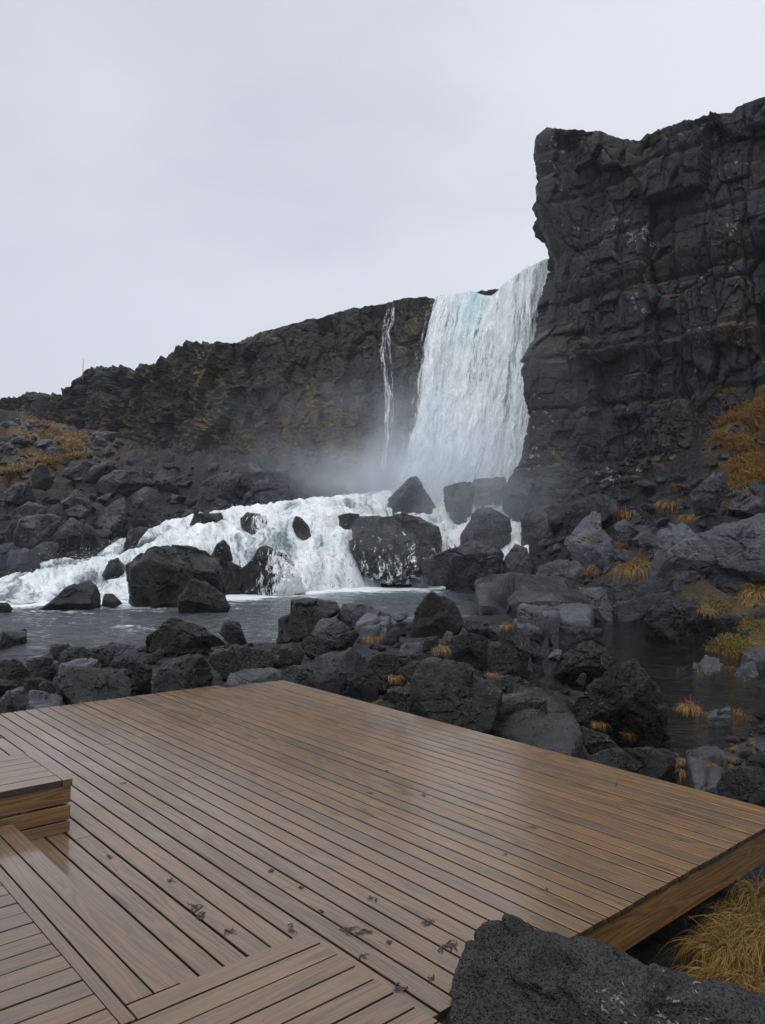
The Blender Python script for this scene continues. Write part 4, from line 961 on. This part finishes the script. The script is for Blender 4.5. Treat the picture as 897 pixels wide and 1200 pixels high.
mb = MB(); slabface(mb, UN+.006, UN+.040, -3.2, VM-.02, -.205, -.031, 'v'); keep(mb.build("fascia", M['fascia']), deck)
mb = MB(); slabface(mb, UN+.045, UF2-.03, VM-.05, VM-.012, -.205, -.031, 'u'); keep(mb.build("fascia", M['fascia']), deck)
mb = MB(); slabface(mb, UF2-.04, UF2-.006, 4.40, VM-.02, -.205, -.031, 'v'); slabface(mb, UF-.04, UF-.006, -3.2, 4.35, -.205, -.031, 'v'); keep(mb.build("fascia", M['fascia']), deck)
for uj in np.arange(UN+.6, UF2-.2, .6):
    mb = MB(); slabface(mb, uj, uj+.05, -3.1, VM-.06, -.20, -.032, 'v'); keep(mb.build("joist", M['joist']), deck)
for uj, vj in [(2.3, 4.9), (2.3, 3.2), (4.7, 4.9), (7.2, 4.9), (7.3, 3.0), (7.3, 1.0), (4.7, 2.6), (2.3, 1.2)]:
    mb = MB(); slabface(mb, uj+.055, uj+.155, vj, vj+.1, -1.1, -.206, 'v'); keep(mb.build("post", M['joist']), deck)
# raised walkway (where the camera stands)
wk = empty("raised_walkway", DP(1, 0, 0)); props(wk, "raised plank walkway with bordered corner at the lower left", "walkway")
ZW = .12; mb = MB()
slabface(mb, 2.523, 4.452, 1.2285, 1.323, ZW-.028, ZW, 'u'); slabface(mb, 2.523, 4.452, 1.1255, 1.2215, ZW-.028, ZW, 'u')
slabface(mb, 2.425, 4.452, 1.070, 1.118, ZW-.028, ZW, 'u')
slabface(mb, 2.423, 2.516, 1.1245, 1.862, ZW-.028, ZW, 'v')
keep(mb.build("border_planks", M['deck']), wk)
mb = MB(); u = 4.449
while u > 2.0:
    if u > 2.5: board(mb, u-.0985, u, -3.2, 1.0665, ZW-.028, ZW, 'v')
    u -= .106
u = 2.417
while u > -1.5:
    board(mb, u-.0985, u, -3.2, 1.862+random.uniform(-.003, .002), ZW-.028, ZW, 'v'); u -= .106
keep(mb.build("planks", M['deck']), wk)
mb = MB(); slabface(mb, 2.49, 4.45, 1.296, 1.318, .004, ZW-.030, 'u'); slabface(mb, 2.490, 2.512, 1.325, 1.855, .004, ZW-.030, 'v'); slabface(mb, -1.5, 2.485, 1.83, 1.855, -.2, ZW-.030, 'u')
keep(mb.build("fascia", M['fascia']), wk)
# step block at the left
st = empty("wooden_step", DP(4.8, .6, 0)); props(st, "boxy wooden step with three stacked front boards at the left edge", "step")
ZT = .30; mb = MB()
for k in range(6):
    u1 = 5.145-k*.1155; board(mb, u1-.1085, u1, -3.2, 1.5795, ZT-.038, ZT, 'v')
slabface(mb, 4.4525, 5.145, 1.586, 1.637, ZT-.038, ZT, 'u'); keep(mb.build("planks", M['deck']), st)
mb = MB()
for z0, z1 in ((.166, .2605), (.072, .152), (.003, .061)): slabface(mb, 4.462, 4.487, -3.2, 1.632, z0, z1, 'v')
keep(mb.build("front_boards", M['fascia']), st)
mb = MB()
for z0, z1 in ((.166, .2605), (.072, .152), (.003, .061)): slabface(mb, 4.4895, 5.135, 1.606, 1.632, z0, z1, 'u')
keep(mb.build("side_boards", M['fascia']), st)
mb = MB()
for z0, z1 in ((.166, .2605), (.072, .152), (.003, .061)): slabface(mb, 5.1375, 5.1425, -3.2, 1.632, z0, z1, 'v')
keep(mb.build("back_boards", M['fascia']), st)
# scraps of dark moss on the deck
scr = [(314, 1022, 7), (230, 1060, 16), (236, 1075, 12), (262, 1091, 12), (338, 1093, 9), (433, 1052, 8), (405, 1088, 14), (433, 1092, 14), (459, 1106, 7), (525, 1105, 20), (509, 1148, 6), (477, 1160, 12), (423, 1120, 7), (377, 1068, 5), (454, 904, 5), (436, 930, 6), (499, 933, 5), (625, 970, 5), (722, 920, 5), (197, 1033, 8), (130, 1005, 6), (500, 1085, 10), (4, 863, 8), (350, 1040, 4), (590, 1000, 3), (148, 917, 4), (800, 985, 3), (640, 1040, 4)]
for i, (x, y, nn) in enumerate(scr):
    c = onz(x, y, .001); rgs = np.random.default_rng(900+i); V = []; Fc = []
    for k in range(nn):
        a = rgs.uniform(0, 2*pi); ln = rgs.uniform(.008, .026)*(1+.02*nn)*(1+.05*nn); st_ = rgs.normal(size=2)*.015*(1+.07*nn); cur = rgs.normal()*2.2; w = rgs.uniform(.001, .0042)
        p = np.array([c[0], c[1], .003]) if not V else np.array(V[rgs.integers(0, len(V))]); p[2] = .003; ns = 5
        for j in range(ns+1):
            ww = w*(1-abs(j/ns-.4)*1.2)
            nrm = np.array([-sin(a), cos(a), 0]); z = .003+.006*sin(pi*j/ns)*rgs.random()
            for s, h in ((-1, 0), (0, .7), (1, 0)):
                V.append(np.array([p[0], p[1], z])+nrm*s*ww+np.array([0, 0, h*1.2*ww-.002*(h == 0)]))
            if j:
                b = len(V)-6; Fc += [(b, b+1, b+4, b+3), (b+1, b+2, b+5, b+4)]
            p = p+np.array([cos(a), sin(a), 0])*ln/ns; a += cur/ns
    V = np.array(V)-c
    o = link("moss_scrap", mesh_np("moss_scrap", V, Fc), M['debris'], loc=tuple(c)); props(o, "scrap of dark wet moss lying on the brown deck planks", "moss scrap", "dark moss scraps on the deck")
# thin pole on the far wall rim
b0 = up(97.5, 434, 71); t0 = up(97.2, 421, 71)
bm = bmesh.new(); bmesh.ops.create_cone(bm, cap_ends=True, segments=8, radius1=.035, radius2=.025, depth=float(t0[2]-b0[2])+.8); me = bpy.data.meshes.new("marker_pole"); bm.to_mesh(me); bm.free()
o = link("marker_pole", me, M['metal'], loc=(b0[0], b0[1], (b0[2]+t0[2])/2-.4)); props(o, "thin upright pole standing on the far left rim of the wall", "pole")
# ------------------------------------------------------------------ grass tufts and small filler rocks set on what lies below them
bpy.context.view_layer.update()
dg = bpy.context.evaluated_depsgraph_get()
def hit(px, py, ok=None):
    d = Vector(ray(px, py)).normalized(); org = Vector((0, 0, H))
    for _ in range(6):
        h, loc, nr, _i, ob, _m = SC.ray_cast(dg, org, d)
        if not h: return None
        if ob.name.startswith(("pool_water", "rapids", "spray", "water")): org = loc+d*.01; continue
        return loc, nr, ob
    return None
def tuft(name, n, length, spread, seed, mat, width=.004, lean=(0, 0), droop=1.0, seg=5, wild=.14):
    rg = np.random.default_rng(seed); V = []; Fc = []; tips = []
    for k in range(n):
        a = rg.uniform(0, 2*pi); r0 = spread*sqrt(rg.random())
        p = np.array([cos(a)*r0, sin(a)*r0, -.02]); b = a+rg.normal()*.7
        d = np.array([cos(b)*.55+lean[0], sin(b)*.55+lean[1], rg.uniform(.6, 1.2)]); d /= np.linalg.norm(d)
        ln = length*rg.uniform(.5, 1.1); w = width*rg.uniform(.6, 1.3); sd = np.array([-d[1], d[0], 0]); sd /= np.linalg.norm(sd)+1e-6
        sd = sd*cos(rg.uniform(-1, 1))+np.array([0, 0, rg.uniform(-.4, .4)])
        g = droop*rg.uniform(.5, 1.5)*ln/seg*.55
        vel = d*ln/seg
        for j in range(seg+1):
            ww = w*(1-(j/seg)**1.5*.92)
            V += [p-sd*ww, p+sd*ww]
            if j: c = len(V)-4; Fc.append((c, c+1, c+3, c+2))
            p = p+vel; tips.append(j/seg); tips.append(j/seg); vel = vel+np.array([rg.normal()*wild*ln/seg, rg.normal()*wild*ln/seg, -g+rg.normal()*wild*.6*ln/seg]); vel *= ln/seg/np.linalg.norm(vel)
            if p[2] < -length*.5: p[2] = -length*.5
    me = mesh_np(name, V, Fc); attr(me, "tip", tips); return me
T_LBL = [
 (803, 900, 7.0, .34, 150, "tall drooping golden grass tuft at the right deck edge"),
 (826, 892, 7.3, .16, 60, "short golden grass tuft on the grey slab right of the tall tuft"),
 (702, 846, 9.3, .22, 60, "flattened grass tuft at the left foot of the big pond boulder"),
 (733, 858, 9.1, .24, 80, "grass tuft in front of the big pond boulder"),
 (808, 828, 11.5, .32, 90, "orange grass tuft left of the pale stone in the pond"),
 (824, 838, 11.2, .30, 110, "thick yellow grass tuft before the pale stone in the pond"),
 (866, 838, 11.2, .32, 110, "orange grass tuft right of the pale stone in the pond"),
 (821, 790, 15.8, .25, 60, "rusty tuft at the left foot of the flat pond islet"),
 (856, 783, 15.9, .25, 60, "rusty tuft at the right end of the flat pond islet"),
 (871, 797, 14.8, .24, 50, "orange tuft at the foot of the blue-grey pond stone"),
 (800, 786, 16.2, .22, 40, "thin pale tuft left of the pond islet"),
 (866, 876, 8.3, .16, 50, "small orange tuft by the tiny stone on the right bank"),
 (887, 869, 8.3, .14, 40, "small tuft near the right edge stone on the bank"),
 (574, 792, 12.2, .42, 80, "yellow tuft at the foot of the dark block in the shore rocks"),
 (438, 748, 16, .45, 70, "orange tuft beside the low pale-topped rock"),
 (596, 733, 14.6, .28, 60, "orange tuft on top of the sloping black boulder"),
 (518, 760, 13.2, .26, 60, "small rust tuft below the peaked boulder"),
 (461, 793, 10.6, .2, 60, "ochre tuft between the stones near the round boulder"),
 (475, 778, 11.4, .2, 50, "small ochre tuft left of the grey upright stone"),
 (446, 822, 9.0, .15, 60, "mossy yellow tuft by the round boulder at the deck"),
 (101, 826, 8.1, .16, 60, "tiny yellow tuft at the left deck edge"),
 (164, 771, 12.8, .2, 40, "tiny yellow tuft on the left shore rocks"),
 (645, 842, 8.1, .10, 40, "small brown tuft growing on the wet slab"),
 (739, 604, 34.5, 1.3, 140, "bushy orange tuft above the egg-shaped boulder"),
 (796, 572, 34, 1.1, 130, "round orange tuft on the dark cliff foot"),
 (789, 592, 32, 1.2, 120, "slanting orange tuft under the round one at the cliff foot"),
 (814, 606, 26.5, 1.0, 170, "rusty tuft on top of the huge smooth boulder"),
 (753, 664, 29, 1.5, 220, "tall golden tuft at the left side of the huge smooth boulder"),
 (741, 668, 29.6, 1.1, 150, "golden tuft left of the tall one by the huge smooth boulder"),
 (709, 668, 31, 1.2, 150, "golden tuft right of the pale dome-shaped boulder"),
 (723, 638, 32.5, .6, 70, "little orange tuft on the tilted grey slab"),
 (696, 630, 34, .5, 50, "tiny rust tuft on the face of the tilted grey slab"),
 (826, 716, 21, .5, 90, "yellow tuft on the bank behind the cobbled boulder"),
 (888, 697, 23, 1.0, 170, "upright orange tuft at the right bank below the huge boulder"),
 (880, 708, 22, .5, 90, "low yellow tuft below the upright orange one"),
]
for i, (x, y, d, ln, n_, lab) in enumerate(T_LBL):
    h = hit(x, y)
    c = np.array(h[0]) if h and abs(h[0][1]-d) < d*.3 else up(x, y, d)
    if c[2] < POOL: c = onz(x, y, POOL-.02)
    px = d/905*1.17
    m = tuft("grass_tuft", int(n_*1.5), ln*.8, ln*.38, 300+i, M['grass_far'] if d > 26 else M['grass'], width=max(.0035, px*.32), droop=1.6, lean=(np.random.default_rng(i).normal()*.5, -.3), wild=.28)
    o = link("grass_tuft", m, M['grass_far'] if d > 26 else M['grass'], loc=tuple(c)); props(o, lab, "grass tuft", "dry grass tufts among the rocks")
# foreground grass by the deck corner
fgt = [(850, 1100, 3.75, .34, 200, (-.5, .1), "olive grass clump spilling towards the dark gap under the deck"), (885, 1085, 3.85, .46, 330, (-1.0, .0), "long combed olive-gold grass clump by the deck corner"), (855, 1150, 3.35, .32, 420, (-.4, -.5), "tangled rust-gold grass clump behind the foreground boulder"), (900, 1160, 3.3, .36, 320, (-.3, -.5), "orange grass clump at the right picture edge behind the foreground boulder"), (900, 1040, 4.3, .36, 160, (-.2, -.1), "greenish grass clump under the deck's right corner"), (868, 1062, 4.2, .26, 90, (-.4, 0), "thin grass clump in the shade below the deck fascia")]
for i, (x, y, d, ln, n_, lean, lab) in enumerate(fgt):
    c = up(x, y, d); c[2] -= .03
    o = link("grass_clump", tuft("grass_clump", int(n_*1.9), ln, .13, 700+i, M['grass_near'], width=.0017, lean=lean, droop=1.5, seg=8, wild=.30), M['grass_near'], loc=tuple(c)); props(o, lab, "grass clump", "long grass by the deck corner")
# matted grass on the slopes: nobody could count it
def mat_of_grass(name, regions, n, length, seed, mat, label, nrm_min=.05):
    rg = np.random.default_rng(seed); Vs = []; Fs = []; nv = 0
    for (x, y, sx, sy, w) in regions:
        for k in range(int(n*w)):
            h = hit(x+rg.normal()*sx, y+rg.normal()*sy)
            if not h or h[0][1] < 15 or h[2].name.startswith(("boulder", "rock", "flat_rock")): continue
            if h[1][2] < nrm_min and rg.random() < .7: continue
            p = np.array(h[0]); px = p[1]/905
            if perlin(np.array([[p[0]*.9, p[1]*.6, p[2]*1.1]]))[0] < rg.normal()*.12-.02: continue
            for q in range(3):
                a = rg.uniform(0, 2*pi); ln = length*rg.uniform(.5, 1.2); w_ = px*.42
                b0 = p+np.array([cos(a), sin(a), 0])*.08; d1 = np.array([rg.normal()*.5, -abs(rg.normal())*.5, .55])*ln; d2 = d1+np.array([rg.normal()*.3, -.35, -.25])*ln
                sd = np.array([1, 0, rg.normal()*.4])*w_
                Vs += [b0-sd, b0+sd, b0+d1-sd*.7, b0+d1+sd*.7, b0+d2-sd*.15, b0+d2+sd*.15]
                Fs += [(nv, nv+1, nv+3, nv+2), (nv+2, nv+3, nv+5, nv+4)]; nv += 6
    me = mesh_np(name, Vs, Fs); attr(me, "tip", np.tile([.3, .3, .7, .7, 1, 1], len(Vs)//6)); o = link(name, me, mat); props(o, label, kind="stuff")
mat_of_grass("slope_grass", [(875, 530, 16, 22, 1), (872, 565, 14, 14, 1), (885, 480, 12, 10, .5), (850, 500, 14, 14, .5), (840, 455, 12, 5, .2), (890, 545, 10, 30, .6)], 700, .42, 61, M['grass_far'], "rust coloured matted grass on the steep slope under the tall cliff")
mat_of_grass("slope_grass", [(85, 525, 11, 9, .9), (45, 498, 10, 7, .6), (62, 540, 16, 5, .4), (25, 553, 14, 3, .5)], 500, .6, 62, M['grass_far'], "rust coloured matted grass on the far left slope")
mat_of_grass("bank_moss", [(862, 745, 22, 14, 1), (885, 765, 12, 10, .5), (838, 716, 14, 5, .3), (885, 690, 12, 6, .3)], 1500, .16, 63, M['moss'], "yellow moss and low grass on the right pond bank")
# small stones filling the gaps between the traced rocks
base_m = {}
def filler_mesh(kind, k):
    if (kind, k) not in base_m:
        rg = np.random.default_rng(40+k); th = np.sort(rg.uniform(0, 2*pi, 8)); r = rg.uniform(.75, 1.1, 8)*50
        pts = np.c_[448+r*np.cos(th)*1.2, 628-r*np.sin(th)*.8]
        o = make_rock("rock", pts, 9.05, M[kind], 60+k, sub=5 if kind == 'rough' else 4, base_ext=False, lumpy=k % 2)
        base_m[(kind, k)] = o.data; bpy.data.objects.remove(o)
    return base_m[(kind, k)]
foots = [(np.array(o.location[:2]), max(o.dimensions[0], o.dimensions[1])*.45) for o in COL.objects if o.name.startswith(("boulder", "rock", "flat_rock"))]
def scatter(n, region, smin, smax, kind, label, group, seed, zlim=(-1.1, 99), tight=.75):
    rg = np.random.default_rng(seed); made = 0
    for _ in range(n*12):
        if made >= n: break
        x = rg.uniform(region[0], region[1]); y = rg.uniform(region[2], region[3])
        h = hit(x, y)
        if not h or not h[2].name.startswith(("ground", "cliff")): continue
        p = np.array(h[0]); 
        if p[2] < zlim[0] or h[1][2] < .15 or not (region[4] < p[1] < region[5]): continue
        u_, v_ = deckuv(p[0], p[1])
        if u_ < 7.9 and v_ < 5.5: continue
        s = smin*(smax/smin)**(rg.random()**1.6)
        if any(np.hypot(*(p[:2]-c)) < r*tight+s*.3 for c, r in foots): continue
        foots.append((p[:2], s*.5))
        o = bpy.data.objects.new("rock", filler_mesh(kind, int(rg.integers(0, 7)))); COL.objects.link(o)
        o.location = (p[0], p[1], p[2]+s*.12); o.scale = (s*rg.uniform(.8, 1.2), s*rg.uniform(.8, 1.2), s*rg.uniform(.6, 1.0)); o.rotation_euler = (rg.normal()*.25, rg.normal()*.25, rg.uniform(0, 6.28))
        props(o, label, "rock", group); made += 1
    print("scatter", group, made)
for k in range(7):
    filler_mesh('rough', k); filler_mesh('talus', k)
scatter(70, (0, 700, 715, 860, 7.5, 22), .16, .5, 'rough', "small dark stone wedged between the shore boulders by the deck", "small stones of the shore", 1)
scatter(25, (780, 897, 720, 925, 6, 22), .1, .4, 'rough', "small dark stone on the right bank of the pond", "small stones of the right bank", 2)
scatter(60, (-30, 350, 545, 690, 28, 56), .5, 1.8, 'talus', "grey rock filling the slope under the far wall", "grey rocks of the left slope", 3)
scatter(35, (-30, 130, 470, 560, 44, 80), .6, 1.6, 'talus', "dim rock on the upper left slope near the rim", "dim rocks of the upper left slope", 4)
scatter(55, (590, 897, 555, 705, 22, 45), .4, 1.5, 'talus', "dark rock in the pile at the foot of the tall cliff", "dark rocks at the tall cliff foot", 5)
def rubble(name, label, mat, regions, seed):
    rg = np.random.default_rng(seed); VS = []; FS = []; nb = 0; prot = []
    for k in range(7):
        me = filler_mesh('talus', k); co = np.empty(len(me.vertices)*3, np.float32); me.vertices.foreach_get("co", co); fi = np.empty(len(me.loops), np.int32); me.loops.foreach_get("vertex_index", fi); prot.append((co.reshape(-1, 3), fi.reshape(-1, 3)))
    for (reg, n, s0, s1) in regions:
        for _ in range(n):
            h = hit(rg.uniform(reg[0], reg[1]), rg.uniform(reg[2], reg[3]))
            if not h or not h[2].name.startswith(("ground", "cliff")) or h[1][2] < .1 or not reg[4] < h[0][1] < reg[5] or h[0][2] < -1.05: continue
            u_, v_ = deckuv(h[0][0], h[0][1])
            if u_ < 7.75 and v_ < 5.3: continue
            s = s0*(s1/s0)**(rg.random()**1.5); co, fi = prot[rg.integers(0, 7)]
            Rm = np.array(Matrix.Rotation(rg.uniform(0, 6.3), 3, 'Z')@Matrix.Rotation(rg.normal()*.4, 3, 'X'))
            VS.append((co*[s*rg.uniform(.7, 1.2), s*rg.uniform(.7, 1.2), s*rg.uniform(.5, .9)])@Rm.T+np.array(h[0])+[0, 0, s*.08]); FS.append(fi+nb); nb += len(co)
    o = link(name, mesh_np(name, np.concatenate(VS), np.concatenate(FS)), mat); props(o, label, kind="stuff")
rubble("rubble", "loose grey rubble lying between the rocks", M['talus'], [((-20, 360, 540, 680, 28, 58), 420, .2, .7), ((-20, 140, 465, 560, 44, 85), 260, .3, 1.0), ((590, 897, 500, 705, 22, 45), 420, .18, .7)], 31)
rubble("stones", "small dark stones between the shore boulders", M['rough'], [((0, 720, 700, 870, 7.6, 24), 420, .06, .2), ((770, 897, 700, 930, 5, 24), 260, .04, .14)], 32)
# ------------------------------------------------------------------ sky, sun, air
w = bpy.data.worlds.new("World"); SC.world = w; w.use_nodes = True
nt = w.node_tree; nt.nodes.clear()
SUN_EL, SUN_AZ = radians(52), radians(198)   # azimuth measured clockwise from +Y
T = NT.__new__(NT); T.t = nt
out = nt.nodes.new("ShaderNodeOutputWorld")
sky = nt.nodes.new("ShaderNodeTexSky"); sky.sky_type = 'NISHITA'; sky.sun_disc = False; sky.sun_elevation = SUN_EL; sky.sun_rotation = SUN_AZ; sky.dust_density = 3
tc = nt.nodes.new("ShaderNodeTexCoord").outputs["Generated"]
p = T.scale(tc, (1, 1, 2.0))
wv = T.add(p, T.scale(T.n("ShaderNodeTexNoise", {"Vector": p, "Scale": 1.6, "Detail": 3.0}).outputs[1], (.35, .35, .35)))
cn = T.noise(wv, 1.35, 5, .5)
cn = T.map(cn, .36, .64, smooth=True)
sx = T.n("ShaderNodeSeparateXYZ", {0: tc})
bright = T.math('ADD', T.math('MULTIPLY', cn, .42), T.map(T.math('ADD', T.math('MULTIPLY', sx.outputs[0], .8), T.math('MULTIPLY', sx.outputs[2], .5)), -.5, .75, 0, .58))
cc = T.mix(bright, (5.5, 5.8, 6.6), (8.8, 9.15, 9.95))
cc = T.mix(T.map(sx.outputs[2], .6, .9, smooth=True), cc, (16.5, 17, 17.9))
low = T.map(sx.outputs[2], -.06, .0)
cc = T.mix(low, (.5, .5, .5), cc)
colr = T.mix(.9, sky.outputs[0], cc)
bg = T.n("ShaderNodeBackground", {"Color": colr, "Strength": .1})
nt.links.new(bg.outputs[0], out.inputs[0])
sd = bpy.data.lights.new("sun", 'SUN'); so = bpy.data.objects.new("sun", sd); COL.objects.link(so)
sd.energy = 1.5; sd.angle = radians(35); sd.color = (1, .97, .93)
dirv = Vector((sin(SUN_AZ)*cos(SUN_EL), cos(SUN_AZ)*cos(SUN_EL), sin(SUN_EL)))
so.rotation_euler = dirv.to_track_quat('Z', 'Y').to_euler(); so.location = (0, -10, 30)
# mist drifting from the foot of the fall
def mist(name, box, blobs, dens, label):
    (x0, x1, y0, y1, z0, z1) = box
    bm = bmesh.new(); bmesh.ops.create_cube(bm, size=1); 
    for v in bm.verts: v.co = Vector(((x0+x1)/2+v.co.x*(x1-x0), (y0+y1)/2+v.co.y*(y1-y0), (z0+z1)/2+v.co.z*(z1-z0)))
    me = bpy.data.meshes.new(name); bm.to_mesh(me); bm.free()
    t = NT(name); c = coords(t, "Object"); tot = None
    wv = t.add(c, t.scale(t.add(t.n("ShaderNodeTexNoise", {"Vector": c, "Scale": .35, "Detail": 4.0}).outputs[1], (-.5, -.5, -.5)), (3.0, 2.0, 3.0)))
    for (bx, by, bz, rx, ry, rz, k) in blobs:
        q = t.scale(t.add(wv, (-bx, -by, -bz)), (1/rx, 1/ry, 1/rz))
        l = t.n("ShaderNodeVectorMath", {0: q}, operation='LENGTH').outputs["Value"]
        e = t.math('MULTIPLY', t.math('EXPONENT', t.math('MULTIPLY', t.math('MULTIPLY', l, l), -1.0)), k)
        tot = e if tot is None else t.math('ADD', tot, e)
    tot = t.math('MULTIPLY', tot, t.map(t.noise(t.scale(c, (1, 1, .7)), .45, 5, .62), .34, .66, .25, 1.75))
    d = t.math('MULTIPLY', t.math('SUBTRACT', tot, .03, clamp=False), dens); d = t.math('MAXIMUM', d, 0.0)
    v = t.n("ShaderNodeVolumePrincipled", {"Color": (.88, .94, 1.0), "Density": d, "Anisotropy": .1})
    t.t.links.new(v.outputs[0], t.out.inputs[1])
    o = link(name, me, t.m); props(o, label, kind="stuff")
MB_ = [(*up(490, 578, 45.5), 3.0, 1.8, 2.8, 1.05), (*up(560, 560, 44.6), 3.2, 1.5, 3.2, .75), (*up(430, 565, 47), 4.5, 1.8, 2.4, .40), (*up(370, 530, 50), 8.0, 2.0, 5.0, .13), (*up(300, 640, 35), 5.0, 2.5, 1.0, .07), (*up(430, 640, 38.5), 3.5, 1.5, 1.3, .10), (*up(100, 660, 32), 4.0, 2.0, .8, .06), (*up(468, 535, 46.2), 1.3, 1.0, 3.0, .45), (*up(480, 500, 46.5), 4.5, 1.6, 5.0, .15), (*up(570, 610, 40.5), 5.0, 2.2, 2.8, .22), (*up(650, 500, 40), 5, 1.6, 7, .07)]
mist("mist", (-20, 13, 29, 54, -.6, 17), MB_, .42, "white mist rising from the foot of the waterfall")
HAZE = .0004
if HAZE:
    bm = bmesh.new(); bmesh.ops.create_cube(bm, size=1)
    for v in bm.verts: v.co = Vector((v.co.x*420, 55+v.co.y*190, 16+v.co.z*46))
    me = bpy.data.meshes.new("haze"); bm.to_mesh(me); bm.free()
    t = NT("haze"); v = t.n("ShaderNodeVolumePrincipled", {"Color": (.86, .92, 1.0), "Density": HAZE}); t.t.links.new(v.outputs[0], t.out.inputs[1])
    o = link("haze", me, t.m); props(o, "thin damp air", kind="stuff")
SC.view_settings.view_transform = 'Standard'; SC.view_settings.look = 'None'; SC.view_settings.gamma = 1; SC.view_settings.exposure = 0
SC.view_settings.use_curve_mapping = False
SC.render.engine = 'CYCLES'
cy = SC.cycles; cy.use_denoising = True; cy.max_bounces = 8; cy.diffuse_bounces = 3; cy.glossy_bounces = 3; cy.transmission_bounces = 4; cy.transparent_max_bounces = 12; cy.volume_bounces = 3; cy.volume_step_rate = 2.0; cy.volume_max_steps = 128
cy.use_adaptive_sampling = True; cy.adaptive_threshold = .02
